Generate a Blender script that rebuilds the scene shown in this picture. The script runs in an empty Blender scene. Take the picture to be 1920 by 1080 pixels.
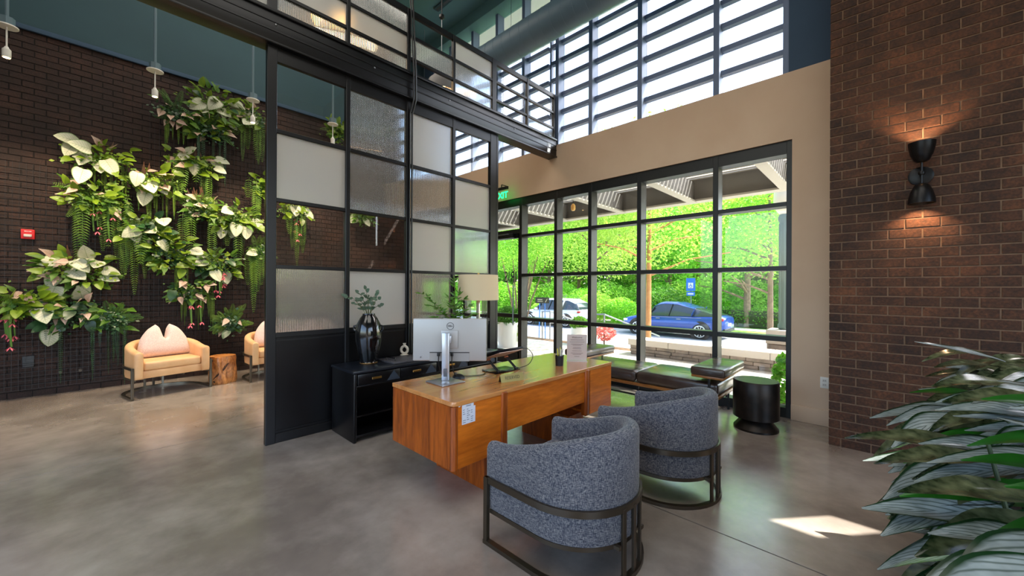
import bpy, bmesh, math, random
from mathutils import Vector, Matrix
random.seed(7)
sc = bpy.context.scene
COL = sc.collection
PI = math.pi

# ------------------------------------------------------------------ camera
CAMZ = 1.43
cd = bpy.data.cameras.new('camera'); cd.sensor_width = 36; cd.lens = 730 / 1920 * 36
cd.clip_start = .05; cd.clip_end = 400
cam = bpy.data.objects.new('camera', cd); COL.objects.link(cam)
_y, _p, _r = math.radians(43.74), math.radians(.03), math.radians(.29)
fw = Vector((math.cos(_y) * math.cos(_p), math.sin(_y) * math.cos(_p), math.sin(_p)))
rt = Vector((math.sin(_y), -math.cos(_y), 0)); up = rt.cross(fw)
rt, up = rt * math.cos(_r) + up * math.sin(_r), up * math.cos(_r) - rt * math.sin(_r)
cam.matrix_world = Matrix(((rt.x, up.x, -fw.x, 0), (rt.y, up.y, -fw.y, 0), (rt.z, up.z, -fw.z, CAMZ), (0, 0, 0, 1)))
sc.camera = cam

# ------------------------------------------------------------------ world, sun, lights, exposure
w = bpy.data.worlds.new('sky'); sc.world = w; w.use_nodes = True
nt = w.node_tree; bg = nt.nodes['Background']
sky = nt.nodes.new('ShaderNodeTexSky'); sky.sky_type = 'NISHITA'; sky.sun_disc = False
sky.sun_elevation = math.radians(52); sky.sun_rotation = math.radians(130); sky.dust_density = 2.5; sky.air_density = 1.0
nt.links.new(sky.outputs[0], bg.inputs[0]); bg.inputs[1].default_value = .62
SUN_AZ, SUN_EL = math.radians(-40), math.radians(52)
sdir = Vector((math.cos(SUN_EL) * math.cos(SUN_AZ), math.cos(SUN_EL) * math.sin(SUN_AZ), math.sin(SUN_EL)))
sl = bpy.data.lights.new('sun', 'SUN'); sl.energy = 10.0; sl.angle = math.radians(.6); sl.color = (1, .95, .86)
so = bpy.data.objects.new('sun', sl); COL.objects.link(so)
so.rotation_euler = sdir.to_track_quat('Z', 'Y').to_euler(); so.location = (20, -15, 30)

def area(name, loc, tgt, sx, sy, e, col=(1, 1, 1)):
    l = bpy.data.lights.new(name, 'AREA'); l.shape = 'RECTANGLE'; l.size = sx; l.size_y = sy; l.energy = e; l.color = col
    o = bpy.data.objects.new(name, l); COL.objects.link(o); o.location = loc
    o.rotation_euler = (Vector(loc) - Vector(tgt)).to_track_quat('Z', 'Y').to_euler()
    return o
# added fill lights under the ceiling to brighten the room; no fixtures there
area('fill_light_front', (.6, -.2, 6.7), (.9, .6, 0), 4, 4, 75, (1, .95, .88))
area('fill_light_lounge', (1.6, 6.1, 6.7), (1.6, 6.2, 0), 4, 2.2, 55, (1, .9, .78))
area('fill_light_back', (-2.4, 2.6, 6.7), (-1.0, 3.0, 0), 2.5, 5, 70, (1, .95, .88))
sc.view_settings.view_transform = 'Standard'; sc.view_settings.look = 'None'
sc.view_settings.gamma = 1; sc.view_settings.use_curve_mapping = False
sc.view_settings.exposure = .75
try:
    sc.cycles.transparent_max_bounces = 16; sc.cycles.sample_clamp_indirect = 6; sc.cycles.caustics_reflective = False
except Exception: pass

# ------------------------------------------------------------------ materials
MATS = {}
def nn(nt, t, **k):
    n = nt.nodes.new(t)
    for a, b in k.items(): setattr(n, a, b)
    return n
def rgb(c):   # sRGB 0-255 to linear
    return tuple(((v / 255) / 12.92 if v / 255 <= .04045 else ((v / 255 + .055) / 1.055) ** 2.4) for v in c) + (1,)
def M(name, c, rough=.5, metal=0, c2=None, scale=6, stretch=(1, 1, 1), detail=4, bump=0, bscale=None, spec=.5, coat=0, ramp=(.35, .65), sheen=0, emit=None, es=0, rvar=0):
    if name in MATS: return MATS[name]
    m = bpy.data.materials.new(name); m.use_nodes = True; nt = m.node_tree; b = nt.nodes['Principled BSDF']
    b.inputs['Base Color'].default_value = rgb(c); b.inputs['Roughness'].default_value = rough; b.inputs['Metallic'].default_value = metal
    b.inputs['Specular IOR Level'].default_value = spec; b.inputs['Coat Weight'].default_value = coat; b.inputs['Coat Roughness'].default_value = .1
    if sheen: b.inputs['Sheen Weight'].default_value = sheen
    if emit: b.inputs['Emission Color'].default_value = rgb(emit); b.inputs['Emission Strength'].default_value = es
    if c2 or bump or rvar:
        tc = nn(nt, 'ShaderNodeTexCoord'); mp = nn(nt, 'ShaderNodeMapping'); mp.inputs['Scale'].default_value = stretch
        nt.links.new(tc.outputs['Object'], mp.inputs[0])
        no = nn(nt, 'ShaderNodeTexNoise'); no.inputs['Scale'].default_value = scale; no.inputs['Detail'].default_value = detail
        nt.links.new(mp.outputs[0], no.inputs['Vector'])
        if c2:
            cr = nn(nt, 'ShaderNodeValToRGB'); cr.color_ramp.elements[0].position, cr.color_ramp.elements[1].position = ramp
            cr.color_ramp.elements[0].color = rgb(c); cr.color_ramp.elements[1].color = rgb(c2)
            nt.links.new(no.outputs['Fac'], cr.inputs[0]); nt.links.new(cr.outputs[0], b.inputs['Base Color'])
        if rvar:
            mr = nn(nt, 'ShaderNodeMapRange'); mr.inputs['To Min'].default_value = rough - rvar; mr.inputs['To Max'].default_value = rough + rvar
            nt.links.new(no.outputs['Fac'], mr.inputs[0]); nt.links.new(mr.outputs[0], b.inputs['Roughness'])
        if bump:
            n2 = no
            if bscale:
                n2 = nn(nt, 'ShaderNodeTexNoise'); n2.inputs['Scale'].default_value = bscale; n2.inputs['Detail'].default_value = 4
                nt.links.new(mp.outputs[0], n2.inputs['Vector'])
            bp = nn(nt, 'ShaderNodeBump'); bp.inputs['Strength'].default_value = bump; bp.inputs['Distance'].default_value = .02
            nt.links.new(n2.outputs['Fac'], bp.inputs['Height']); nt.links.new(bp.outputs[0], b.inputs['Normal'])
    MATS[name] = m; return m

def floor_mat():
    m = bpy.data.materials.new('polished_concrete'); m.use_nodes = True; nt = m.node_tree; b = nt.nodes['Principled BSDF']; MATS['floor'] = m
    tc = nn(nt, 'ShaderNodeTexCoord'); geo = nn(nt, 'ShaderNodeNewGeometry')
    n1 = nn(nt, 'ShaderNodeTexNoise'); n1.inputs['Scale'].default_value = .9; n1.inputs['Detail'].default_value = 7; n1.inputs['Roughness'].default_value = .62
    n2 = nn(nt, 'ShaderNodeTexNoise'); n2.inputs['Scale'].default_value = 5; n2.inputs['Detail'].default_value = 9
    n3 = nn(nt, 'ShaderNodeTexNoise'); n3.inputs['Scale'].default_value = 70; n3.inputs['Detail'].default_value = 3
    for n in (n1, n2, n3): n.noise_dimensions = '2D'; nt.links.new(geo.outputs['Position'], n.inputs['Vector'])
    r1 = nn(nt, 'ShaderNodeValToRGB'); r1.color_ramp.elements[0].position = .36; r1.color_ramp.elements[1].position = .64
    r1.color_ramp.elements[0].color = rgb((132, 113, 95)); r1.color_ramp.elements[1].color = rgb((170, 152, 132))
    nt.links.new(n1.outputs['Fac'], r1.inputs[0])
    mx = nn(nt, 'ShaderNodeMix', data_type='RGBA', blend_type='OVERLAY'); mx.inputs[0].default_value = .22
    nt.links.new(r1.outputs[0], mx.inputs[6]); nt.links.new(n2.outputs['Fac'], mx.inputs[7])
    hs = nn(nt, 'ShaderNodeHueSaturation'); hs.inputs['Saturation'].default_value = .62; nt.links.new(mx.outputs[2], hs.inputs['Color'])
    nt.links.new(hs.outputs[0], b.inputs['Base Color']); b.inputs['Coat Weight'].default_value = 1.0; b.inputs['Coat Roughness'].default_value = .2
    mr = nn(nt, 'ShaderNodeMapRange'); mr.inputs['To Min'].default_value = .235; mr.inputs['To Max'].default_value = .265
    nt.links.new(n2.outputs['Fac'], mr.inputs[0]); nt.links.new(mr.outputs[0], b.inputs['Roughness'])
    bp = nn(nt, 'ShaderNodeBump'); bp.inputs['Strength'].default_value = 0; bp.inputs['Distance'].default_value = .004
    nt.links.new(n3.outputs['Fac'], bp.inputs['Height']); nt.links.new(bp.outputs[0], b.inputs['Normal'])
    return m
def brick_mat(name, cols):
    m = bpy.data.materials.new(name); m.use_nodes = True; nt = m.node_tree; b = nt.nodes['Principled BSDF']; MATS[name] = m
    geo = nn(nt, 'ShaderNodeNewGeometry'); oi = nn(nt, 'ShaderNodeNewGeometry')
    n1 = nn(nt, 'ShaderNodeTexNoise'); n1.inputs['Scale'].default_value = 3.2; n1.inputs['Detail'].default_value = 2
    n2 = nn(nt, 'ShaderNodeTexNoise'); n2.inputs['Scale'].default_value = 60; n2.inputs['Detail'].default_value = 6
    for n in (n1, n2): nt.links.new(geo.outputs['Position'], n.inputs['Vector'])
    mxf = nn(nt, 'ShaderNodeMath', operation='ADD'); sc_ = nn(nt, 'ShaderNodeMath', operation='MULTIPLY'); sc_.inputs[1].default_value = .5
    nt.links.new(n1.outputs['Fac'], sc_.inputs[0]); s2 = nn(nt, 'ShaderNodeMath', operation='MULTIPLY'); s2.inputs[1].default_value = .5
    nt.links.new(n2.outputs['Fac'], s2.inputs[0]); nt.links.new(sc_.outputs[0], mxf.inputs[0]); nt.links.new(s2.outputs[0], mxf.inputs[1])
    r = nn(nt, 'ShaderNodeValToRGB'); r.color_ramp.elements[0].position = .36; r.color_ramp.elements[1].position = .64
    r.color_ramp.elements[0].color = rgb(cols[0]); r.color_ramp.elements[1].color = rgb(cols[2]); e = r.color_ramp.elements.new(.5); e.color = rgb(cols[1])
    nt.links.new(mxf.outputs[0], r.inputs[0])
    at = nn(nt, 'ShaderNodeAttribute', attribute_name='tone'); hv = nn(nt, 'ShaderNodeHueSaturation')
    oi2 = nn(nt, 'ShaderNodeObjectInfo'); mr = nn(nt, 'ShaderNodeMapRange'); mr.inputs['To Min'].default_value = .75; mr.inputs['To Max'].default_value = 1.25
    nt.links.new(oi2.outputs['Random'], mr.inputs[0]); nt.links.new(mr.outputs[0], hv.inputs['Value'])
    nt.links.new(r.outputs[0], hv.inputs['Color']); nt.links.new(hv.outputs[0], b.inputs['Base Color'])
    b.inputs['Roughness'].default_value = .8
    bp = nn(nt, 'ShaderNodeBump'); bp.inputs['Strength'].default_value = .45; bp.inputs['Distance'].default_value = .006
    nt.links.new(n2.outputs['Fac'], bp.inputs['Height']); nt.links.new(bp.outputs[0], b.inputs['Normal'])
    return m
def wood_mat(name, c1, c2, stretch=(1, 9, 9), scale=2.2, rough=.3, coat=.15, dist=1.5):
    m = bpy.data.materials.new(name); m.use_nodes = True; nt = m.node_tree; b = nt.nodes['Principled BSDF']; MATS[name] = m
    tc = nn(nt, 'ShaderNodeTexCoord'); mp = nn(nt, 'ShaderNodeMapping'); mp.inputs['Scale'].default_value = stretch
    nt.links.new(tc.outputs['Object'], mp.inputs[0])
    n1 = nn(nt, 'ShaderNodeTexNoise'); n1.inputs['Scale'].default_value = scale; n1.inputs['Detail'].default_value = 5; n1.inputs['Distortion'].default_value = dist
    n2 = nn(nt, 'ShaderNodeTexNoise'); n2.inputs['Scale'].default_value = scale * 9; n2.inputs['Detail'].default_value = 3
    nt.links.new(mp.outputs[0], n1.inputs['Vector']); nt.links.new(mp.outputs[0], n2.inputs['Vector'])
    ma = nn(nt, 'ShaderNodeMath', operation='MULTIPLY_ADD'); ma.inputs[1].default_value = .3; nt.links.new(n2.outputs['Fac'], ma.inputs[0])
    m7 = nn(nt, 'ShaderNodeMath', operation='MULTIPLY'); m7.inputs[1].default_value = .7; nt.links.new(n1.outputs['Fac'], m7.inputs[0]); nt.links.new(m7.outputs[0], ma.inputs[2])
    r = nn(nt, 'ShaderNodeValToRGB'); r.color_ramp.elements[0].position = .36; r.color_ramp.elements[1].position = .62
    r.color_ramp.elements[0].color = rgb(c1); r.color_ramp.elements[1].color = rgb(c2)
    nt.links.new(ma.outputs[0], r.inputs[0]); nt.links.new(r.outputs[0], b.inputs['Base Color'])
    b.inputs['Roughness'].default_value = rough; b.inputs['Coat Weight'].default_value = coat; b.inputs['Coat Roughness'].default_value = .2
    return m
def fabric_mat(name, c1, c2, c3, scale=480):
    m = bpy.data.materials.new(name); m.use_nodes = True; nt = m.node_tree; b = nt.nodes['Principled BSDF']; MATS[name] = m
    tc = nn(nt, 'ShaderNodeTexCoord')
    def nz(st, s):
        mp = nn(nt, 'ShaderNodeMapping'); mp.inputs['Scale'].default_value = st; nt.links.new(tc.outputs['Object'], mp.inputs[0])
        n = nn(nt, 'ShaderNodeTexNoise'); n.inputs['Scale'].default_value = s; n.inputs['Detail'].default_value = 3; nt.links.new(mp.outputs[0], n.inputs['Vector']); return n
    a = nz((1, 1, 9), scale * .16); c = nz((9, 9, 1), scale * .16)
    mx = nn(nt, 'ShaderNodeMath', operation='MULTIPLY_ADD'); mx.inputs[1].default_value = .5; nt.links.new(a.outputs['Fac'], mx.inputs[0])
    h = nn(nt, 'ShaderNodeMath', operation='MULTIPLY'); h.inputs[1].default_value = .5; nt.links.new(c.outputs['Fac'], h.inputs[0]); nt.links.new(h.outputs[0], mx.inputs[2])
    r = nn(nt, 'ShaderNodeValToRGB'); r.color_ramp.elements[0].position = .40; r.color_ramp.elements[1].position = .60
    r.color_ramp.elements[0].color = rgb(c1); r.color_ramp.elements[1].color = rgb(c3); e = r.color_ramp.elements.new(.5); e.color = rgb(c2)
    nt.links.new(mx.outputs[0], r.inputs[0]); nt.links.new(r.outputs[0], b.inputs['Base Color'])
    b.inputs['Roughness'].default_value = .9; b.inputs['Sheen Weight'].default_value = .25; b.inputs['Specular IOR Level'].default_value = .2
    bp = nn(nt, 'ShaderNodeBump'); bp.inputs['Strength'].default_value = .3; bp.inputs['Distance'].default_value = .002
    nt.links.new(mx.outputs[0], bp.inputs['Height']); nt.links.new(bp.outputs[0], b.inputs['Normal'])
    return m
def glass_mat(name, tint=(1, 1, 1), refl=1.0, ior=1.45):
    m = bpy.data.materials.new(name); m.use_nodes = True; nt = m.node_tree; nt.nodes.clear(); MATS[name] = m
    o = nn(nt, 'ShaderNodeOutputMaterial'); t = nn(nt, 'ShaderNodeBsdfTransparent'); g = nn(nt, 'ShaderNodeBsdfGlossy'); lw = nn(nt, 'ShaderNodeLayerWeight'); lw.inputs[0].default_value = .5; mx = nn(nt, 'ShaderNodeMixShader')
    pw = nn(nt, 'ShaderNodeMath', operation='POWER'); pw.inputs[1].default_value = 5; nt.links.new(lw.outputs['Facing'], pw.inputs[0])
    f = nn(nt, 'ShaderNodeMath', operation='MULTIPLY_ADD'); f.inputs[1].default_value = .96; f.inputs[2].default_value = .04; nt.links.new(pw.outputs[0], f.inputs[0])
    t.inputs[0].default_value = (*tint, 1); g.inputs['Roughness'].default_value = .02
    ml = nn(nt, 'ShaderNodeMath', operation='MULTIPLY'); ml.inputs[1].default_value = refl
    nt.links.new(f.outputs[0], ml.inputs[0]); nt.links.new(ml.outputs[0], mx.inputs[0]); nt.links.new(t.outputs[0], mx.inputs[1]); nt.links.new(g.outputs[0], mx.inputs[2]); nt.links.new(mx.outputs[0], o.inputs[0])
    return m
def obscure_mat(name, rough, kind, tint=(.95, .97, .97)):
    m = bpy.data.materials.new(name); m.use_nodes = True; nt = m.node_tree; nt.nodes.clear(); MATS[name] = m
    o = nn(nt, 'ShaderNodeOutputMaterial'); g = nn(nt, 'ShaderNodeBsdfRefraction'); g.inputs['Color'].default_value = (*tint, 1); g.inputs['Roughness'].default_value = rough; g.inputs['IOR'].default_value = 1.25
    gl = nn(nt, 'ShaderNodeBsdfGlossy'); gl.inputs['Roughness'].default_value = max(.06, rough); tr = nn(nt, 'ShaderNodeBsdfTranslucent'); tr.inputs[0].default_value = (.8, .8, .78, 1)
    df = nn(nt, 'ShaderNodeBsdfDiffuse'); df.inputs[0].default_value = (.86, .83, .79, 1)
    m0 = nn(nt, 'ShaderNodeMixShader'); m0.inputs[0].default_value = .5; nt.links.new(tr.outputs[0], m0.inputs[1]); nt.links.new(df.outputs[0], m0.inputs[2])
    m1 = nn(nt, 'ShaderNodeMixShader'); m1.inputs[0].default_value = .55 if kind == 'frost' else .14
    m2 = nn(nt, 'ShaderNodeMixShader'); m2.inputs[0].default_value = .07
    nt.links.new(g.outputs[0], m1.inputs[1]); nt.links.new(m0.outputs[0], m1.inputs[2]); nt.links.new(m1.outputs[0], m2.inputs[1]); nt.links.new(gl.outputs[0], m2.inputs[2]); nt.links.new(m2.outputs[0], o.inputs[0])
    tc = nn(nt, 'ShaderNodeNewGeometry'); bp = nn(nt, 'ShaderNodeBump')
    if kind == 'reed':
        bp.inputs['Strength'].default_value = 0
    else:
        no = nn(nt, 'ShaderNodeTexNoise'); no.inputs['Scale'].default_value = 180; nt.links.new(tc.outputs['Position'], no.inputs['Vector'])
        bp.inputs['Strength'].default_value = .3; bp.inputs['Distance'].default_value = .004; nt.links.new(no.outputs['Fac'], bp.inputs['Height'])
    for s in (g, gl): nt.links.new(bp.outputs[0], s.inputs['Normal'])
    return m
def leaf_mat(name, c1, c2, trans=.35, rough=.4, vein=None, edge=None, scale=14, mode='plain'):
    """c1/c2 noise-mixed leaf colour; mode 'caladium': pale blade with green edge and veins, 'stripe': feathered silver bands"""
    m = bpy.data.materials.new(name); m.use_nodes = True; nt = m.node_tree; b = nt.nodes['Principled BSDF']; o = nt.nodes['Material Output']; MATS[name] = m
    oi = nn(nt, 'ShaderNodeObjectInfo'); tc = nn(nt, 'ShaderNodeTexCoord')
    no = nn(nt, 'ShaderNodeTexNoise'); no.inputs['Scale'].default_value = scale; no.inputs['Detail'].default_value = 3; nt.links.new(tc.outputs['Object'], no.inputs['Vector'])
    r = nn(nt, 'ShaderNodeValToRGB'); r.color_ramp.elements[0].position = .35; r.color_ramp.elements[1].position = .65
    r.color_ramp.elements[0].color = rgb(c1); r.color_ramp.elements[1].color = rgb(c2); nt.links.new(no.outputs['Fac'], r.inputs[0])
    out = r.outputs[0]
    if mode != 'plain':
        uv = nn(nt, 'ShaderNodeUVMap'); sp = nn(nt, 'ShaderNodeSeparateXYZ'); nt.links.new(uv.outputs[0], sp.inputs[0])
        d = nn(nt, 'ShaderNodeMath', operation='SUBTRACT'); d.inputs[1].default_value = .5; nt.links.new(sp.outputs[0], d.inputs[0])
        ab = nn(nt, 'ShaderNodeMath', operation='ABSOLUTE'); nt.links.new(d.outputs[0], ab.inputs[0])      # 0 mid .. .5 edge
        if mode == 'caladium':
            rr = nn(nt, 'ShaderNodeValToRGB'); rr.color_ramp.elements[0].position = .40; rr.color_ramp.elements[1].position = .49
            rr.color_ramp.elements[0].color = (0, 0, 0, 1); rr.color_ramp.elements[1].color = (1, 1, 1, 1); nt.links.new(ab.outputs[0], rr.inputs[0])
            # side veins: bands along v - |u|
            sv = nn(nt, 'ShaderNodeMath', operation='MULTIPLY_ADD'); sv.inputs[1].default_value = -.55; nt.links.new(ab.outputs[0], sv.inputs[0]); nt.links.new(sp.outputs[1], sv.inputs[2])
            fr = nn(nt, 'ShaderNodeMath', operation='MULTIPLY'); fr.inputs[1].default_value = 8; nt.links.new(sv.outputs[0], fr.inputs[0])
            pp = nn(nt, 'ShaderNodeMath', operation='PINGPONG'); pp.inputs[1].default_value = .5; nt.links.new(fr.outputs[0], pp.inputs[0])
            lt = nn(nt, 'ShaderNodeMath', operation='LESS_THAN'); lt.inputs[1].default_value = .06; nt.links.new(pp.outputs[0], lt.inputs[0])
            lm = nn(nt, 'ShaderNodeMath', operation='LESS_THAN'); lm.inputs[1].default_value = .02; nt.links.new(ab.outputs[0], lm.inputs[0])
            mv = nn(nt, 'ShaderNodeMath', operation='MAXIMUM'); nt.links.new(lt.outputs[0], mv.inputs[0]); nt.links.new(lm.outputs[0], mv.inputs[1])
            hv = nn(nt, 'ShaderNodeMath', operation='MULTIPLY'); hv.inputs[1].default_value = .55; nt.links.new(mv.outputs[0], hv.inputs[0])
            mf = nn(nt, 'ShaderNodeMath', operation='MAXIMUM'); nt.links.new(hv.outputs[0], mf.inputs[0]); nt.links.new(rr.outputs[0], mf.inputs[1])
        else:
            sv = nn(nt, 'ShaderNodeMath', operation='MULTIPLY_ADD'); sv.inputs[1].default_value = -1.1; nt.links.new(ab.outputs[0], sv.inputs[0]); nt.links.new(sp.outputs[1], sv.inputs[2])
            na = nn(nt, 'ShaderNodeMath', operation='MULTIPLY_ADD'); na.inputs[1].default_value = .1; nt.links.new(no.outputs['Fac'], na.inputs[0]); nt.links.new(sv.outputs[0], na.inputs[2])
            fr = nn(nt, 'ShaderNodeMath', operation='MULTIPLY'); fr.inputs[1].default_value = 7; nt.links.new(na.outputs[0], fr.inputs[0])
            pp = nn(nt, 'ShaderNodeMath', operation='PINGPONG'); pp.inputs[1].default_value = .5; nt.links.new(fr.outputs[0], pp.inputs[0])
            r3 = nn(nt, 'ShaderNodeValToRGB'); r3.color_ramp.elements[0].position = .02; r3.color_ramp.elements[1].position = .24
            r3.color_ramp.elements[0].color = (.7, .7, .7, 1); r3.color_ramp.elements[1].color = (0, 0, 0, 1); nt.links.new(pp.outputs[0], r3.inputs[0])
            re = nn(nt, 'ShaderNodeValToRGB'); re.color_ramp.elements[0].position = .36; re.color_ramp.elements[1].position = .44
            re.color_ramp.elements[0].color = (0, 0, 0, 1); re.color_ramp.elements[1].color = (1, 1, 1, 1); nt.links.new(ab.outputs[0], re.inputs[0])
            mf = nn(nt, 'ShaderNodeMath', operation='MAXIMUM'); nt.links.new(r3.outputs[0], mf.inputs[0]); nt.links.new(re.outputs[0], mf.inputs[1])
        mx = nn(nt, 'ShaderNodeMix', data_type='RGBA'); nt.links.new(mf.outputs[0], mx.inputs[0]); nt.links.new(out, mx.inputs[6]); mx.inputs[7].default_value = rgb(edge); out = mx.outputs[2]
    hv = nn(nt, 'ShaderNodeHueSaturation'); mr = nn(nt, 'ShaderNodeMapRange'); mr.inputs['To Min'].default_value = .8; mr.inputs['To Max'].default_value = 1.15
    nt.links.new(oi.outputs['Random'], mr.inputs[0]); nt.links.new(mr.outputs[0], hv.inputs['Value']); nt.links.new(out, hv.inputs['Color']); out = hv.outputs[0]
    nt.links.new(out, b.inputs['Base Color']); b.inputs['Roughness'].default_value = rough
    tr = nn(nt, 'ShaderNodeBsdfTranslucent'); nt.links.new(out, tr.inputs[0]); mx = nn(nt, 'ShaderNodeMixShader'); mx.inputs[0].default_value = trans
    nt.links.new(b.outputs[0], mx.inputs[1]); nt.links.new(tr.outputs[0], mx.inputs[2]); nt.links.new(mx.outputs[0], o.inputs[0])
    return m

# ------------------------------------------------------------------ mesh helpers
class MB:
    def __init__(s): s.v = []; s.f = []; s.uv = None
    def add(s, vs, fs):
        n = len(s.v); s.v += [tuple(p) for p in vs]; s.f += [tuple(i + n for i in q) for q in fs]; return s
    def box(s, x0, x1, y0, y1, z0, z1):
        return s.add([(x0, y0, z0), (x1, y0, z0), (x1, y1, z0), (x0, y1, z0), (x0, y0, z1), (x1, y0, z1), (x1, y1, z1), (x0, y1, z1)],
                     [(0, 3, 2, 1), (4, 5, 6, 7), (0, 1, 5, 4), (1, 2, 6, 5), (2, 3, 7, 6), (3, 0, 4, 7)])
    def obox(s, c, ax, ay, az):   # oriented box: centre and half-extent vectors
        c, ax, ay, az = map(Vector, (c, ax, ay, az)); vs = []
        for k in (-1, 1):
            for i, j in ((-1, -1), (1, -1), (1, 1), (-1, 1)): vs.append(c + ax * i + ay * j + az * k)
        return s.add(vs, [(0, 3, 2, 1), (4, 5, 6, 7), (0, 1, 5, 4), (1, 2, 6, 5), (2, 3, 7, 6), (3, 0, 4, 7)])
    def bar(s, a, b, w, h=None, upv=(0, 0, 1)):
        a, b = Vector(a), Vector(b); d = (b - a); L = d.length; d.normalize(); u = Vector(upv)
        if abs(d.dot(u)) > .98: u = Vector((1, 0, 0))
        sx = d.cross(u).normalized(); uz = sx.cross(d); h = h or w
        return s.obox((a + b) / 2, sx * w / 2, uz * h / 2, d * L / 2)
    def lathe(s, prof, n=24, c=(0, 0, 0), cap=True):
        vs = []; fs = []; m = len(prof)
        for r, z in prof:
            for i in range(n):
                a = 2 * PI * i / n; vs.append((c[0] + r * math.cos(a), c[1] + r * math.sin(a), c[2] + z))
        for k in range(m - 1):
            for i in range(n): j = (i + 1) % n; fs.append((k * n + i, k * n + j, k * n + n + j, k * n + n + i))
        if cap: fs.append(tuple(range(n))[::-1]); fs.append(tuple((m - 1) * n + i for i in range(n)))
        return s.add(vs, fs)
    def tube(s, pts, r, n=8, cap=True):
        pts = [Vector(p) for p in pts]; vs = []; fs = []; rr = r if hasattr(r, '__len__') else [r] * len(pts); u = None
        for k, p in enumerate(pts):
            d = (pts[min(k + 1, len(pts) - 1)] - pts[max(k - 1, 0)]).normalized()
            if u is None: u = d.orthogonal().normalized()
            u = (u - d * u.dot(d)).normalized(); v = d.cross(u)
            for i in range(n): a = 2 * PI * i / n; vs.append(p + (u * math.cos(a) + v * math.sin(a)) * rr[k])
        for k in range(len(pts) - 1):
            for i in range(n): j = (i + 1) % n; fs.append((k * n + i, k * n + j, k * n + n + j, k * n + n + i))
        if cap: fs.append(tuple(range(n))[::-1]); fs.append(tuple((len(pts) - 1) * n + i for i in range(n)))
        return s.add(vs, fs)
    def prism(s, poly, z0, z1, axis='z'):
        def P(a, b, c): return {'z': (a, b, c), 'y': (a, c, b), 'x': (c, a, b)}[axis]
        n = len(poly); vs = [P(x, y, z0) for x, y in poly] + [P(x, y, z1) for x, y in poly]
        return s.add(vs, [tuple(range(n))[::-1], tuple(range(n, 2 * n))] + [(i, (i + 1) % n, n + (i + 1) % n, n + i) for i in range(n)])
    def loft(s, rings, closed=True, cap=True):
        n = len(rings[0]); vs = [p for r in rings for p in r]; fs = []
        for k in range(len(rings) - 1):
            for i in range(n if closed else n - 1): j = (i + 1) % n; fs.append((k * n + i, k * n + j, k * n + n + j, k * n + n + i))
        if cap and closed: fs.append(tuple(range(n))[::-1]); fs.append(tuple((len(rings) - 1) * n + i for i in range(n)))
        return s.add(vs, fs)
    def mesh(s, name, bevel=0, seg=2, smooth=True, ang=35, fix=True):
        me = bpy.data.meshes.new(name); me.from_pydata(s.v, [], s.f)
        if bevel or fix:
            bm = bmesh.new(); bm.from_mesh(me)
            if fix: bmesh.ops.recalc_face_normals(bm, faces=bm.faces)
            if bevel:
                es = [e for e in bm.edges if len(e.link_faces) == 2 and e.calc_face_angle(0) > .6]
                bmesh.ops.bevel(bm, geom=es, offset=bevel, segments=seg, affect='EDGES', profile=.5)
            bm.to_mesh(me); bm.free()
        if smooth:
            for p in me.polygons: p.use_smooth = True
            me.set_sharp_from_angle(angle=math.radians(ang))
        return me
    def build(s, name, mat, parent=None, bevel=0, seg=2, smooth=True, ang=35, loc=None, fix=True):
        o = bpy.data.objects.new(name, s.mesh(name, bevel, seg, smooth, ang, fix)); o.data.materials.append(mat); COL.objects.link(o)
        if parent: o.parent = parent
        if loc: o.location = loc
        return o
def tag(o, label=None, cat=None, group=None, kind=None):
    for k, v in (('label', label), ('category', cat), ('group', group), ('kind', kind)):
        if v: o[k] = v
    return o
def thing(name, label, cat, loc=(0, 0, 0), rz=0, group=None, kind=None):
    o = bpy.data.objects.new(name, None); o.empty_display_size = .1; COL.objects.link(o); o.location = loc; o.rotation_euler = (0, 0, rz)
    return tag(o, label, cat, group, kind)
def inst(name, me, parent, loc=(0, 0, 0), mat=None):
    o = bpy.data.objects.new(name, me); COL.objects.link(o); o.parent = parent; o.location = loc; return o
def copy_tree(o, parent=None):
    c = o.copy(); COL.objects.link(c); c.parent = parent
    for ch in list(o.children): copy_tree(ch, c)
    return c
def text(name, body, size, mat, parent, mtx, depth=.0008, align='CENTER', sx=1, bold=0):
    cu = bpy.data.curves.new(name, 'FONT'); cu.body = body; cu.size = size; cu.align_x = align; cu.align_y = 'CENTER'; cu.extrude = depth; cu.offset = bold
    t = bpy.data.objects.new('tmp', cu); COL.objects.link(t)
    dg = bpy.context.evaluated_depsgraph_get(); me = bpy.data.meshes.new_from_object(t.evaluated_get(dg)); bpy.data.objects.remove(t)
    me.transform(Matrix.Diagonal((sx, 1, 1, 1))); me.transform(mtx)
    me.materials.clear(); me.materials.append(mat); me.name = name
    o = bpy.data.objects.new(name, me); COL.objects.link(o)
    if parent: o.parent = parent
    return o
def frame_mtx(o, x, y):   # text plane: origin, x dir, y dir
    x = Vector(x).normalized(); y = Vector(y).normalized(); z = x.cross(y)
    return Matrix(((x.x, y.x, z.x, o[0]), (x.y, y.y, z.y, o[1]), (x.z, y.z, z.z, o[2]), (0, 0, 0, 1)))
def circ(r, n, c=(0, 0)): return [(c[0] + r * math.cos(2 * PI * i / n), c[1] + r * math.sin(2 * PI * i / n)) for i in range(n)]

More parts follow.
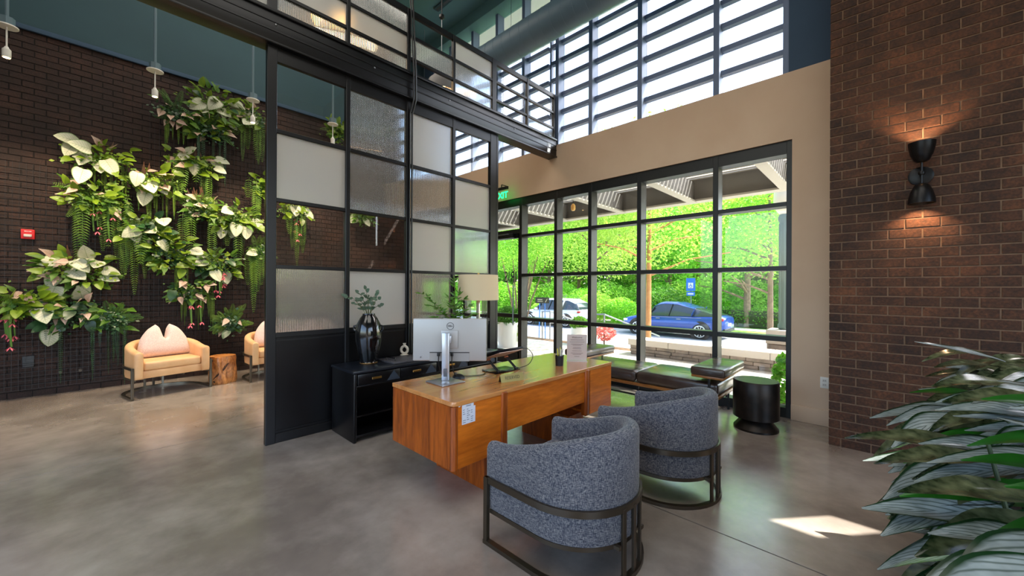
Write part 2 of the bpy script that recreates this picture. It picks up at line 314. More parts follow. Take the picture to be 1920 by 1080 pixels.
# palette
M_black = M('black_steel', (7, 7, 9), .36, .0, spec=.45, c2=(12, 12, 15), scale=3)
M_blackwood = M('black_lacquer', (6, 6, 8), .3, spec=.4, c2=(10, 10, 13), scale=5)
M_white = M('cream_wall_paint', (204, 176, 150), .85, c2=(210, 184, 158), scale=2)
M_teal = M('teal_paint', (42, 68, 76), .8, c2=(45, 72, 80), scale=1.5)
M_tealdark = M('deep_teal_paint', (50, 72, 94), .8, c2=(54, 77, 99), scale=1.5)
M_frame = M('bronze_window_frame', (24, 25, 24), .4, .1)
M_frameside = M_frame
M_duct = M('painted_duct', (88, 112, 128), .5, c2=(94, 118, 134), scale=3)
M_brick = brick_mat('brown_brick', ((38, 20, 9), (64, 37, 20), (90, 53, 30)))
M_brickL = brick_mat('dark_brick', ((30, 17, 12), (44, 26, 19), (63, 38, 27)))
M_mortar = M('mortar', (126, 100, 80), .95, c2=(108, 86, 68), scale=20)
M_mortarL = M('dark_mortar', (30, 24, 23), .95, c2=(24, 20, 19), scale=20)
M_clear = glass_mat('clear_glass'); M_win = glass_mat('window_glass', (.97, .985, .98), .7)
M_reed = obscure_mat('reeded_glass', .06, 'reed'); M_frost = obscure_mat('frosted_glass', .34, 'frost')
M_floor = floor_mat()
M_steel = M('brushed_steel', (150, 152, 156), .3, 1); M_brass = M('brass', (190, 150, 85), .3, 1)
M_bronze = M('bronze_metal', (70, 62, 54), .38, .9)
M_plastic = M('black_plastic', (16, 16, 18), .4); M_whiteplastic = M('white_plastic', (225, 222, 215), .5)

def reed_pane(x0, x1, y0, y1, z0, z1, pitch=.0145):
    n = max(4, int((x1 - x0) / pitch)); pt = (x1 - x0) / n; pts = []
    for i in range(n):
        for k in range(6):
            t = k / 6; pts.append((x0 + (i + t) * pt, y0 - .0035 * math.sin(PI * t)))
    pts.append((x1, y0)); m = MB(); k = len(pts); vs = [(x, y, z0) for x, y in pts] + [(x, y, z1) for x, y in pts] + [(x0, y1, z0), (x1, y1, z0), (x1, y1, z1), (x0, y1, z1)]
    fs = [(i, i + 1, k + i + 1, k + i) for i in range(k - 1)] + [(2 * k + 1, 2 * k, 2 * k + 3, 2 * k + 2)]
    m.add(vs, fs); return m

# ================================================================== STRUCTURE
XW, YL, XB = 5.226, 7.966, 4.642      # window wall, plant wall, brick pier planes
def struct(name, label=None, cat=None):
    return thing(name, label, cat, kind='structure')
# floor: concrete base with sawn slabs
fl = struct('floor', 'polished grey concrete floor with sawn control joints', 'floor')
MB().box(-4.5, 5.42, -4.5, 8.0, -.2, -.03).build('floor_base', M('joint_dark', (30, 27, 25), .9), fl, smooth=False)
g = .005
xs, ys = [-4.5, -1.15, 2.5, 5.42], [-4.5, -3.0, 4.62, 8.0]
for i in range(3):
    for j in range(3):
        MB().box(xs[i] + g, xs[i + 1] - g, ys[j] + g, ys[j + 1] - g, -.04, 0).build('floor_slab', M_floor, fl, smooth=False)

# brick course builder ------------------------------------------------
def brick_wall(parent, mat, along, perp, u0, u1, z1, key, nmax=300, edge=True, z0=0.0, ch=.0813, bl=.2032, proud=.006):
    """bricks in running bond. along: 'x' (wall faces -y) or 'y' (wall faces -x)"""
    mj = .010; cells = []
    k = 0
    while z0 + k * ch < z1 - .02:
        za = z0 + k * ch; off = 0 if k % 2 == 0 else bl / 2
        u = u0 - off
        while u < u1 - .01:
            a, b = max(u, u0), min(u + bl - mj, u1)
            if b - a > .03: cells.append((a, b, za, min(za + ch - mj, z1)))
            u += bl
        k += 1
    cells.sort(key=lambda c: key((c[0] + c[1]) / 2, (c[2] + c[3]) / 2))
    cache = {}
    def geo(mb, w, h, ou, oz, dp):
        e = .0025
        A = [(0, 0), (w, 0), (w, h), (0, h)]; B = [(e, e), (w - e, e), (w - e, h - e), (e, h - e)]
        vs = []
        for (p, q), d in [(x, .02) for x in A] + [(x, -dp + .002) for x in A] + [(x, -dp) for x in B]:
            vs.append((ou + p, perp + d, oz + q) if along == 'x' else (perp + d, ou + p, oz + q))
        fs = [(8, 9, 10, 11)] + [(i, (i + 1) % 4, 4 + (i + 1) % 4, 4 + i) for i in range(4)] + [(4 + i, 4 + (i + 1) % 4, 8 + (i + 1) % 4, 8 + i) for i in range(4)]
        if along == 'x': fs = [f for f in fs]
        mb.add(vs, fs)
    st = MB()
    for n, (a, b, za, zb) in enumerate(cells):
        dp = random.uniform(-.0015, .0025)
        if n < nmax:
            key_ = (round(b - a, 3), round(zb - za, 3))
            if key_ not in cache:
                mb = MB(); w_, h_ = key_; sv = perp
                mb2 = MB(); geo(mb2, w_, h_, 0, 0, 0)
                mb2.v = [((x, y - perp, z) if along == 'x' else (x - perp, y, z)) for x, y, z in mb2.v]
                me = mb2.mesh('brick', smooth=False); me.materials.append(mat); cache[key_] = me
            inst('brick', cache[key_], parent, (a, perp - dp, za) if along == 'x' else (perp - dp, a, za))
        else: geo(st, b - a, zb - za, a, za, dp)
    if st.v: tag(st.build('brick_field', mat, parent, smooth=False), kind='stuff')

def dist(x, y, z): return math.hypot(x, y) + abs(z - CAMZ) * .3
wl = struct('wall_left', 'dark brown brick feature wall behind the hanging plants', 'wall')
MB().box(-4.5, 5.42, YL + .006, YL + .25, 0, 4.72).build('mortar_bed', M_mortarL, wl, smooth=False)
brick_wall(wl, M_brickL, 'x', YL, -1.25, XW, 4.70, lambda u, z: dist(u, YL, z) + (30 if (u < -.95 or (u < 1.9 and u > 1.0)) else 0))
wt = struct('wall_upper', 'teal painted wall band above the dark brick', 'wall')
MB().box(-4.5, 5.42, YL - .02, YL + .25, 4.72, 7.0).build('wall_panel', M_teal, wt, smooth=False)
MB().box(-4.5, XW, YL - .05, YL - .015, 4.70, 4.76).build('ledge', M_tealdark, wt, bevel=.004)
# brick pier on the right
wr = struct('wall_right', 'brown brick pier wall carrying the sconce', 'wall')
bk = MB().box(XB + .006, XB + .16, -.99, .366, 0, 7).box(XB + .006, XB + .16, -1.36, -.99, 0, 2.45).box(XB + .006, XB + .16, -1.36, -.99, 3.25, 7).box(XB + .006, XB + .16, -4.5, -1.36, 0, 7)
bk.build('mortar_bed', M_mortar, wr, smooth=False)
brick_wall(wr, M_brick, 'y', XB, -.93, .37, 6.9, lambda u, z: dist(XB, u, z) * .2 + max(0, z - 3.5) + (20 if u < -.78 else 0), bl=.2032, nmax=300)
MB().box(XB + .16, 5.42, .18, .366, 0, 7).build('pier_return', M_mortar, wr, smooth=False)
wn = struct('sun_opening', 'added unseen opening in the brick pier that lets in a patch of sun', 'window')  # opening added out of view to throw the sun patch on the floor
MB().box(XB + .05, XB + .1, -1.36, -1.33, 2.45, 3.25).box(XB + .05, XB + .1, -1.02, -.99, 2.45, 3.25).box(XB + .05, XB + .1, -1.33, -1.02, 2.45, 2.48).box(XB + .05, XB + .1, -1.33, -1.02, 3.22, 3.25).build('opening_frame', M_frame, wn, smooth=False)

# white window wall
wf = struct('wall_front', 'cream painted wall between the lower windows and the clerestory', 'wall')
m = MB()
m.box(XW, 5.44, .366, .741, 0, 3.838); m.box(XW, 5.44, .741, 7.0, 3.09, 3.838); m.box(XW, 5.44, 7.0, YL, 0, 3.838)
m.build('wall_panel', M_white, wf, smooth=False)
m = MB().box(XW, 5.44, .366, .775, 3.838, 7.0).box(XW, 5.44, 7.6, YL, 3.838, 7.0)
m.build('teal_panel', M_tealdark, wf, smooth=False)
MB().box(XW - .13, 5.44, .366, YL, 6.76, 7.0).build('head_beam', MATS.get('ceiling_teal_lit') or M('ceiling_teal_lit', (88, 126, 130), .85, c2=(92, 131, 135), scale=1.5), wf, bevel=.006)
bb = tag(MB().box(XW - .018, XW, .372, .741, 0, .17).build('baseboard_front', M_white, bevel=.006), 'cream baseboard under the short wall beside the brick pier', 'baseboard', kind='structure')
# lower window
w1 = struct('window_1', 'large black framed storefront window over the leather bench', 'window')
FX0, FX1, GX = 5.25, 5.42, 5.395
cols = [.763, 1.525, 2.53, 3.345, 4.015, 4.815]
hw = .0315
rows = [(.0, .11), (.845, .902), (1.643, 1.696), (2.364, 2.412), (2.945, 3.09)]
for i, y in enumerate(cols):
    MB().box(FX0, FX1, (y - hw) if i else .741, y + hw, 0, 3.09).build('mullion', M_frame, w1, bevel=.003, seg=1)
for i in range(len(cols) - 1):
    a, b = cols[i] + hw, cols[i + 1] - hw
    for z0, z1 in rows: MB().box(FX0 + .002, FX1 - .002, a, b, z0, z1).build('transom', M_frame, w1, smooth=False)
    for k in range(4): MB().box(GX, GX + .008, a, b, rows[k][1], rows[k + 1][0]).build('pane', M_win, w1, smooth=False)
# entrance door bay and next glazed bay, further along the same wall
d1 = struct('door_1', 'black framed glass entrance door at the far end of the window wall', 'door')
ya, yb = cols[-1] + hw, 5.80
m = MB().box(FX0, FX1, yb, yb + .07, 0, 3.09).box(FX0, FX1, ya, yb, 2.945, 3.09)
m.build('door_frame', M_frame, d1, smooth=False)
MB().box(FX0, FX1, ya, yb, 2.44, 2.52).build('transom', M_frame, d1, smooth=False)
MB().box(FX0 - .06, FX0, ya + .12, yb - .1, 2.36, 2.45).build('door_closer', M_plastic, d1, bevel=.008)
MB().box(FX0 - .1, FX0 - .06, ya + .2, ya + .9, 2.42, 2.44).build('closer_arm', M_steel, d1, bevel=.003)
MB().box(FX0 + .03, FX0 + .09, ya, ya + .05, .01, 2.44).box(FX0 + .03, FX0 + .09, yb - .05, yb, .01, 2.44).box(FX0 + .03, FX0 + .09, ya, yb, 2.36, 2.44).box(FX0 + .03, FX0 + .09, ya, yb, .01, .26).box(FX0 + .03, FX0 + .09, ya, yb, .88, .95).build('door_leaf', M_frame, d1, smooth=False)
MB().box(FX0 + .055, FX0 + .063, ya + .05, yb - .05, .26, .88).box(FX0 + .055, FX0 + .063, ya + .05, yb - .05, .95, 2.36).build('pane', M_win, d1, smooth=False)
MB().box(GX, GX + .008, ya, yb, 2.52, 2.945).build('pane', M_win, d1, smooth=False)
MB().tube([(FX0 - .03, ya + .12, .75), (FX0 - .03, ya + .12, 1.5)], .013).tube([(FX0 + .03, ya + .12, .8), (FX0 - .03, ya + .12, .8)], .008).tube([(FX0 + .03, ya + .12, 1.45), (FX0 - .03, ya + .12, 1.45)], .008).build('pull_handle', M_steel, d1)
M_ink = M('dark_vinyl', (48, 52, 50), .6)
text('door_lettering', 'IRIS', .3, M_ink, d1, frame_mtx((FX0 + .05, 5.11, 1.63), (0, 1, 0), (0, 0, 1)), sx=.72)
w4 = struct('window_4', 'glazed bay beyond the entrance door', 'window')
for y in (6.4, 6.95): MB().box(FX0, FX1, y, y + .06, 0, 3.09).build('mullion', M_frame, w4, smooth=False)
for ya_, yb_ in ((5.87, 6.4), (6.46, 6.95)):
    for z0, z1 in rows: MB().box(FX0 + .002, FX1 - .002, ya_, yb_, z0, z1).build('transom', M_frame, w4, smooth=False)
    for k in range(4): MB().box(GX, GX + .008, ya_, yb_, rows[k][1], rows[k + 1][0]).build('pane', M_win, w4, smooth=False)
text('window_lettering', 'FINCA FILTER', .064, M_ink, w1, frame_mtx((GX - .004, 4.42, 1.46), (0, 1, 0), (0, 0, 1)))
# clerestory
w2 = struct('window_2', 'tall steel clerestory window with close horizontal bars', 'window')
cc = [.80, 1.525, 2.53, 3.345, 4.0, 4.22, 4.77, 5.47, 6.2, 6.95, 7.57]
for i, y in enumerate(cc):
    h = .018 if i == 5 else .034
    MB().box(5.36 if i == 5 else FX0, FX1, y - h, y + h, 3.838, 6.76).build('mullion', M('clerestory_frame_bloom', (96, 112, 140), .5, .1), w2, smooth=False)  # bluish bloom from the bright sky put into the frame colour
bars = [4.14 + .295 * k for k in range(8)]
zz = [3.838] + bars + [6.76]
for i in range(len(cc) - 1):
    a, b = cc[i] + .034, cc[i + 1] - .034
    for z in bars: MB().box(5.335, 5.41, a, b, z - .031, z + .031).build('bar', MATS['clerestory_frame_bloom'], w2, smooth=False)
    for k in range(len(zz) - 1):
        MB().box(GX, GX + .008, a, b, zz[k] + (.031 if k else 0), zz[k + 1] - (.031 if k < len(zz) - 2 else 0)).build('pane', M_win, w2, smooth=False)
# ceiling plus an added slab outside that blocks direct sun from the clerestory
ce = struct('ceiling', 'high teal painted ceiling', 'ceiling')
MB().box(-4.6, 5.44, -4.6, 8.22, 7.0, 7.15).build('ceiling_panel', M('ceiling_teal_lit', (88, 126, 130), .85, c2=(92, 131, 135), scale=1.5), ce, smooth=False)  # lighter copy of the teal: window light on the ceiling put into its colour
MB().box(5.44, 6.95, -2.0, 8.22, 6.98, 7.15).build('sun_block_slab', M('sun_block_face', (200, 205, 205), .8), ce, smooth=False)
for x, y in ((4.25, 5.2), (4.55, 6.2), (3.9, 4.7)):
    v = thing('ceiling_diffuser', 'slim %s air slot in the teal ceiling' % ('linear' if y == 5.2 else 'far' if y > 6 else 'near'), 'vent', (x, y, 6.985), group='ceiling air slots')
    MB().box(-.06, .06, -.3, .3, -.015, .015).build('frame', M_teal, v, bevel=.004)
    MB().box(-.025, .025, -.27, .27, -.018, -.012).build('slot', M_plastic, v, smooth=False)
# walls behind the viewpoint, each with a wide daylight window
wb = struct('wall_back', 'plain wall behind the viewpoint', 'wall')
M_bwall = M('warm_grey_paint', (176, 168, 158), .9)
MB().box(-4.6, 4.8, -4.7, -4.5, 0, .5).box(-4.6, 4.8, -4.7, -4.5, 4.2, 7).box(-4.6, -3, -4.7, -4.5, .5, 4.2).box(3, 4.8, -4.7, -4.5, .5, 4.2).build('wall_panel', M_bwall, wb, smooth=False)
ws = struct('wall_side', 'plain side wall behind the viewpoint', 'wall')
MB().box(-4.7, -4.5, -4.7, 8.2, 0, .5).box(-4.7, -4.5, -4.7, 8.2, 4.2, 7).box(-4.7, -4.5, -4.7, -2, .5, 4.2).box(-4.7, -4.5, 5, 8.2, .5, 4.2).build('wall_panel', M_bwall, ws, smooth=False)

# ================================================================== PARTITION
YP = 4.011
gp = thing('glass_partition', 'black steel grid screen with clear, reeded and frosted panes over a solid black base', 'partition', (0, 0, 0))
pc = [(1.0, 1.08), (1.711, 1.756), (2.417, 2.466), (3.081, 3.126), (3.745, 3.859)]
for i, (a, b) in enumerate(pc): MB().box(a, b, YP, YP + .06, 0, 3.62).build('post', M_black, gp, bevel=.004, seg=1)
pr_ = [(.0, .085), (.965, 1.01), (1.60, 1.635), (2.212, 2.247), (2.842, 2.88), (3.49, 3.62)]
gl = ['RFRC', 'CCFR', 'FRRF', 'CRFC']     # rows from the bottom
GM = {'R': M_reed, 'F': M_frost, 'C': M_clear}; GN = {'R': 'reeded_pane', 'F': 'frosted_pane', 'C': 'clear_pane'}
for i in range(4):
    a, b = pc[i][1], pc[i + 1][0]
    for z0, z1 in pr_: MB().box(a - .002, b + .002, YP + .006, YP + .05, z0, z1).build('rail', M_black, gp, bevel=.003, seg=1)
    MB().box(a, b, YP + .02, YP + .045, .085, .965).build('base_panel', M_blackwood, gp, smooth=False)
    MB().box(a + .0, b - .0, YP + .012, YP + .02, .095, .11).box(a, b, YP + .012, YP + .02, .93, .945).build('panel_bead', M_black, gp, smooth=False)
    for k in range(4):
        t = gl[k][i]
        if t == 'R': reed_pane(a, b, YP + .028, YP + .036, pr_[k + 1][1], pr_[k + 2][0]).build(GN[t], GM[t], gp, ang=70, fix=False)
        else: MB().box(a, b, YP + .028, YP + .036, pr_[k + 1][1], pr_[k + 2][0]).build(GN[t], GM[t], gp, smooth=False)
# solid black return with ledge, at the doorway end of the screen
MB().box(3.86, 3.90, YP - .0, YP + .06, 0, 3.62).build('end_post', M_black, gp, bevel=.004, seg=1)
# steel beam
sb = tag(thing('trim_1', 'black steel channel beam spanning above the glass screen', 'beam'), kind='structure')
MB().box(-4.4, XW - .002, YP - .028, YP + .13, 3.64, 3.90).build('beam_web', M_black, sb, bevel=.006)
MB().box(-4.4, XW - .002, YP - .045, YP + .14, 3.90, 3.925).build('top_flange', M_black, sb, bevel=.005)
MB().box(-4.4, XW - .002, YP - .045, YP + .14, 3.62, 3.642).build('bottom_flange', M_black, sb, bevel=.005)
MB().box(-4.4, XW - .002, YP - .034, YP - .026, 3.735, 3.75).box(-4.4, XW - .002, YP - .034, YP - .026, 3.815, 3.83).build('web_rib', M_black, sb, bevel=.002, seg=1)
for k in range(2): MB().box(4.98, 5.06, YP - .0295, YP - .028, 3.66 + k * .09, 3.73 + k * .09).build('label_plate', M('grey_label', (170, 175, 180), .5), sb, smooth=False)
for x in (1.06, 2.0, 3.0, 4.2): MB().lathe([(.0, 0), (.009, 0), (.009, .004), (.0, .007)], 10, cap=False).build('bolt_head', M_steel, sb, loc=(x, YP - .03, 3.80)).rotation_euler = (PI / 2, 0, 0)
# upper screen on the beam
us = thing('upper_glass_screen', 'low black steel glazed screen standing on the beam', 'partition')
uc = [(-.35, -.31), (.32, .36), (1.0, 1.08), (1.715, 1.752), (2.42, 2.462), (3.085, 3.12), (3.775, 3.855), (4.515, 4.55), (5.185, 5.224)]
ur = [(3.925, 3.965), (4.105, 4.135), (4.365, 4.395), (4.625, 4.69)]
ug = ['FFRRCRCR', 'FFFFRRCC', 'RRRRCFCC']
for a, b in uc: MB().box(a, b, YP, YP + .05, 3.925, 4.69).build('post', M_black, us, bevel=.003, seg=1)
for i in range(len(uc) - 1):
    a, b = uc[i][1], uc[i + 1][0]
    for z0, z1 in ur: MB().box(a - .001, b + .001, YP + .006, YP + .046, z0, z1).build('rail', M_black, us, smooth=False)
    for k in range(3):
        t = ug[k][i]
        if t == 'R': reed_pane(a, b, YP + .022, YP + .03, ur[k][1], ur[k + 1][0]).build(GN[t], GM[t], us, ang=70, fix=False)
        else: MB().box(a, b, YP + .022, YP + .03, ur[k][1], ur[k + 1][0]).build(GN[t], GM[t], us, smooth=False)
# two conduits running down the middle post
for k, (dx, r, lab) in enumerate(((0, .011, 'thin black conduit down the middle post, nearer the doorway'), (-.03, .008, 'thin black cable clipped beside the conduit on the middle post'))):
    x = 2.475 + dx; y0 = YP - .014
    pts = [(x, y0, 6.98), (x, y0, 4.75), (x, y0 - .01, 4.68), (x + .01, y0 - .05, 4.02), (x + .012, y0 - .055, 3.96), (x + .012, y0 - .055, 3.60), (x + .008, y0 - .02, 3.52), (x, y0, 3.46), (x, y0, 2.4), (x, y0, .67)]
    tag(MB().tube(pts, r, 8).build('conduit' if k == 0 else 'cable', M_plastic, None), lab, 'cable')
# duct along the clerestory
du = thing('air_duct', 'round painted spiral air duct running below the clerestory head', 'duct', (4.75, 0, 5.545))
MB().lathe([(.24, -6.25), (.24, 6.25)], 40).build('duct_tube', M_duct, du, loc=(0, 1.7, 0)).rotation_euler = (PI / 2, 0, 0)
sme = MB().lathe([(.2405, -.004), (.2435, 0), (.2405, .004)], 40, cap=False).mesh('seam'); sme.materials.append(M_duct)
for k in range(62):
    o = inst('seam', sme, du, (0, -4.4 + k * .2, 0)); o.rotation_euler = (PI / 2, 0, 0)
for y in (1.5, 4.6, 7.2): MB().tube([(0, y, .24), (0, y, 1.45)], .004, 6).build('hanger_rod', M_steel, du)

# ================================================================== FURNITURE
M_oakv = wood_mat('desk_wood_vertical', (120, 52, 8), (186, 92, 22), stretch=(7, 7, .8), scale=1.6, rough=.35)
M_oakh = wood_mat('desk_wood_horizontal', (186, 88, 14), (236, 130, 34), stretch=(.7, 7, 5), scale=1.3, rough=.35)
M_oakt = wood_mat('desk_wood_top', (186, 116, 56), (214, 146, 82), stretch=(.7, 6, 6), scale=1.4, rough=.22, coat=1.0)
desk = thing('desk', 'long honey-brown wooden executive desk raised on recessed pedestals', 'desk', (1.505, 1.94, 0))
L, Dp, ZT, ZB = 1.95, .75, .71, .28
c = .035
MB().prism([(c, 0), (L, 0), (L, Dp), (0, Dp), (0, c), (.01, .01)], ZT - .03, ZT).build('desk_top', M_oakt, desk, bevel=.003, seg=1)
for x0, x1, s in ((.0, .43, 0), (1.54, L, 1)):
    MB().box(x0 + .03, x1, .006, .022, ZB, ZT - .031).build('front_panel', M_oakh, desk, bevel=.002, seg=1)
    xe = .0 if s == 0 else L - .03
    for k in range(5):      # end boards, each its own plank
        y0 = .02 + k * (Dp - .03) / 5
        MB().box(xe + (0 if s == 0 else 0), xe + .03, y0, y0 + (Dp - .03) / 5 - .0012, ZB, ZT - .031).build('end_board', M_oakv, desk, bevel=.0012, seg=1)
    MB().box(x0 + .03, x1 - (.03 if s else 0), .022, Dp - .01, ZB, ZB + .02).build('bottom_panel', M_oakh, desk, smooth=False)
    MB().box(x0 + .03, x1, Dp - .02, Dp - .005, ZB, ZT - .031).build('drawer_front', M_oakh, desk, bevel=.002)
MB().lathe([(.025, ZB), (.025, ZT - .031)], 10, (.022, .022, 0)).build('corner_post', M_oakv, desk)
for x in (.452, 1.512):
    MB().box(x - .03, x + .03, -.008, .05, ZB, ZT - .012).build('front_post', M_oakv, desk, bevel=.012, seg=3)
MB().box(.48, 1.485, .012, .03, .405, ZT - .031).build('modesty_panel', M_oakh, desk, bevel=.002, seg=1)
for x0 in (.35, 1.375):
    for k in range(3):
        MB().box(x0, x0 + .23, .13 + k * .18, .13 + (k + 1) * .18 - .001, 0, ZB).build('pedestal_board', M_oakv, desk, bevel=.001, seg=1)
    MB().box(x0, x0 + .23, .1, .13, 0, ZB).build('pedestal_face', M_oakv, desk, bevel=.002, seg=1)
# paper label and sticker on the front panel
pl = thing('paper_label', 'white printed paper label stuck on the front of the desk', 'label', (1.575, 1.9445, .555))
M_paper = M('paper', (226, 228, 236), .7); M_print = M('grey_print', (120, 124, 140), .7)
MB().box(0, .098, -.0008, 0, .045, .143).build('sheet', M_paper, pl, smooth=False)
MB().box(0, .112, -.0016, -.0008, 0, .105).build('front_sheet', M_paper, pl, smooth=False)
m = MB()
for k in range(7):
    for q in range(3):
        if random.random() < .75: x = .008 + q * .033; m.box(x, x + random.uniform(.012, .026), -.002, -.0016, .01 + k * .0135, .014 + k * .0135)
for k in range(2): m.box(.035, .075, -.0012, -.0008, .112 + k * .012, .117 + k * .012)
m.build('print_line', M_print, pl, smooth=False)
rs = thing('round_sticker', 'small round white sticker beside the paper label', 'sticker', (1.555, 1.9445, .685))
MB().lathe([(.011, 0), (.011, .0012)], 16).build('disc', M_paper, rs).rotation_euler = (PI / 2, 0, 0)
MB().lathe([(.005, 0), (.005, .0016)], 12).build('dot', M('blue_dot', (110, 130, 200), .6), rs).rotation_euler = (PI / 2, 0, 0)

# ---- monitor
M_silver = M('silver_plastic', (176, 174, 172), .38, .35); M_silver2 = M('silver_metal', (190, 192, 198), .28, .8)
mon = thing('monitor', 'silver computer monitor seen from the back on the desk', 'monitor', (1.80, 2.42, .71))
base_y = 0
MB().box(-.11, .10, -.115, .105, .0005, .012).build('stand_base', M_silver2, mon, bevel=.005)
a = math.radians(-43.74 - 2.5)   # column faces the viewer
ex = Vector((math.cos(a), math.sin(a), 0)); ey = Vector((-math.sin(a), math.cos(a), 0))
MB().obox((0, 0, .195), ex * .029, ey * .012, Vector((0, 0, .183))).build('stand_column', M_silver2, mon, bevel=.006)
MB().obox(-ey * .0125 + Vector((0, 0, .075)), ex * .014, ey * .002, Vector((0, 0, .03))).build('cable_slot', M('grey_slot', (90, 92, 98), .5), mon, bevel=.004)
pan = Vector((0, 0, .315)) + ey * .06 + ex * .02
W2, H2 = .288, .166
MB().obox(pan + ey * .016, ex * W2, ey * .016, Vector((0, 0, H2))).build('panel', M_silver, mon, bevel=.01, seg=3)
MB().obox(pan + ey * .0325, ex * (W2 - .005), ey * .001, Vector((0, 0, H2 - .005))).build('screen', M_plastic, mon, smooth=False)
MB().obox(pan - ey * .006 + Vector((0, 0, .005)), ex * .065, ey * .008, Vector((0, 0, .07))).build('mount_plate', M_silver, mon, bevel=.002)
MB().obox(pan - ey * .03 + Vector((0, 0, .01)), ex * .02, ey * .03, Vector((0, 0, .03))).build('mount_neck', M_silver2, mon, bevel=.004)
MB().obox(pan - ey * .0005 + Vector((0, 0, -.13)), ex * .155, ey * .0015, Vector((0, 0, .036))).build('port_cover', M('grey_cover', (150, 148, 146), .5), mon, bevel=.001, seg=1)
MB().obox(pan - ey * .0015 + Vector((0, 0, -.098)), ex * .155, ey * .0015, Vector((0, 0, .004))).build('port_shadow', M('dark_grey', (70, 68, 68), .6), mon, smooth=False)
lg = pan - ey * .0012 + Vector((0, 0, .108)); lg = lg + ex * .005
M_logo = M('logo_grey', (62, 62, 64), .4)
ring = []
for i in range(33):
    t = 2 * PI * i / 32; ring.append(lg + ex * .027 * math.cos(t) + Vector((0, 0, .027 * math.sin(t))))
lo = MB().tube(ring, .0019, 6, cap=False).build('logo_ring', M_logo, mon)
text('logo_letters', 'DELL', .0175, M_logo, mon, frame_mtx(lg - ey * .0005, ex, (0, 0, 1)), bold=.0004)
bt = pan + ex * -.225 + Vector((0, 0, -.135)) - ey * .001
MB().lathe([(.007, 0), (.007, .003)], 12).build('joystick_button', M_silver2, mon, loc=bt).rotation_euler = (PI / 2, 0, 0)
def cable(name, label, pts, r=.0035, mat=None, cat='cable'):
    # smooth polyline
    P = [Vector(p) for p in pts]; out = []
    for i in range(len(P) - 1):
        p0, p1, p2, p3 = P[max(i - 1, 0)], P[i], P[i + 1], P[min(i + 2, len(P) - 1)]
        for k in range(6):
            t = k / 6; out.append(.5 * ((2 * p1) + (p2 - p0) * t + (2 * p0 - 5 * p1 + 4 * p2 - p3) * t * t + (3 * p1 - p0 - 3 * p2 + p3) * t ** 3))
    out.append(P[-1]); return tag(MB().tube(out, r, 6).build(name, mat or M_plastic), label, cat)
b0 = Vector((1.80, 2.42, .71))
for k, (u, lab) in enumerate(((-.085, 'black power cable hanging from the left of the monitor'), (.02, 'black video cable hanging behind the monitor column'))):
    p = b0 + pan + ex * u - ey * .004
    cable('monitor_cable', lab, [p + Vector((0, 0, -.1)), p + Vector((0, 0, -.13)), p + ey * .01 + Vector((0, 0, -.2)), p + ey * .06 + ex * .02 + Vector((0, 0, -.295)), p + ey * .12 + ex * .05 + Vector((0, 0, -.31))], .0038)
    MB().obox(p + Vector((0, 0, -.112)) - b0 - ey * .004, ex * .011, ey * .005, Vector((0, 0, .014))).build('plug', M_plastic, mon, bevel=.003)
# ---- mouse
ms = thing('computer_mouse', 'black wired computer mouse behind the monitor stand', 'mouse', (1.955, 2.455, .7105), .3)
rings = []
for i in range(9):
    t = i / 8; y = -.055 + .11 * t; ww = .031 * math.sqrt(max(.03, 1 - (2 * t - 1) ** 4)); hh = .036 * math.sin(PI * (.12 + .8 * t)) ** .7
    rings.append([(ww * math.cos(q * PI / 6), y, max(0, hh * math.sin(q * PI / 6))) for q in range(7)] + [(-ww * .5, y, 0), (0, y, 0), (ww * .5, y, 0)])
MB().loft(rings).build('shell', M_plastic, ms)
MB().lathe([(.007, -.004), (.007, .004)], 12).build('scroll_wheel', M('grey_rubber', (70, 70, 72), .6), ms, loc=(0, .03, .034)).rotation_euler = (0, PI / 2, 0)
cable('mouse_cable', 'thin black mouse cable trailing across the desk', [(1.985, 2.50, .717), (2.05, 2.44, .7145), (2.16, 2.40, .7145), (2.26, 2.47, .7145), (2.3, 2.56, .7145)], .003)
# ---- folding laptop stand with tablet
ls = thing('laptop_stand', 'folding black metal laptop riser with two hinged arms', 'laptop stand', (2.40, 2.42, .71))
MB().box(-.14, .15, -.085, .10, .0005, .007).build('base_plate', M('black_alu', (24, 26, 30), .25, .7), ls, bevel=.003)
for x in (-.105, .11):
    for dx in (-.007, .007):
        MB().bar((x + dx, -.075, .012), (x - .03 + dx, .02, .105), .006, .012).build('arm', M_black, ls, bevel=.002, seg=1)
    MB().lathe([(.01, -.018), (.01, .018)], 14).build('lower_hinge', M_black, ls, loc=(x, -.075, .014)).rotation_euler = (0, PI / 2, 0)
    MB().lathe([(.009, -.018), (.009, .018)], 14).build('upper_hinge', M('copper', (190, 130, 100), .3, .9), ls, loc=(x - .03, .02, .108)).rotation_euler = (0, PI / 2, 0)
t0, t1 = Vector((0, -.11, .185)), Vector((0, .13, .098)); dv = (t1 - t0); nv = Vector((1, 0, 0)).cross(dv).normalized()
MB().obox((t0 + t1) / 2 - nv * .004 + Vector((.01, 0, 0)), Vector((.145, 0, 0)), dv / 2, nv * .003).build('support_plate', M('pale_underside', (196, 168, 156), .5), ls, bevel=.002)
MB().obox(t1 + Vector((.01, 0, .008)), Vector((.14, 0, 0)), dv.normalized() * .004, nv * .014).build('stop_lip', M_black, ls, bevel=.002)
lt = thing('laptop', 'closed dark laptop resting on the folding riser', 'laptop', (2.40, 2.42, .71))
cpt = (t0 + t1) / 2 + nv * .0095 + Vector((.01, 0, 0))
MB().obox(cpt, Vector((.16, 0, 0)), dv / 2 * 1.02, nv * .0045).build('base', M('dark_navy_metal', (30, 34, 44), .3, .6), lt, bevel=.004)
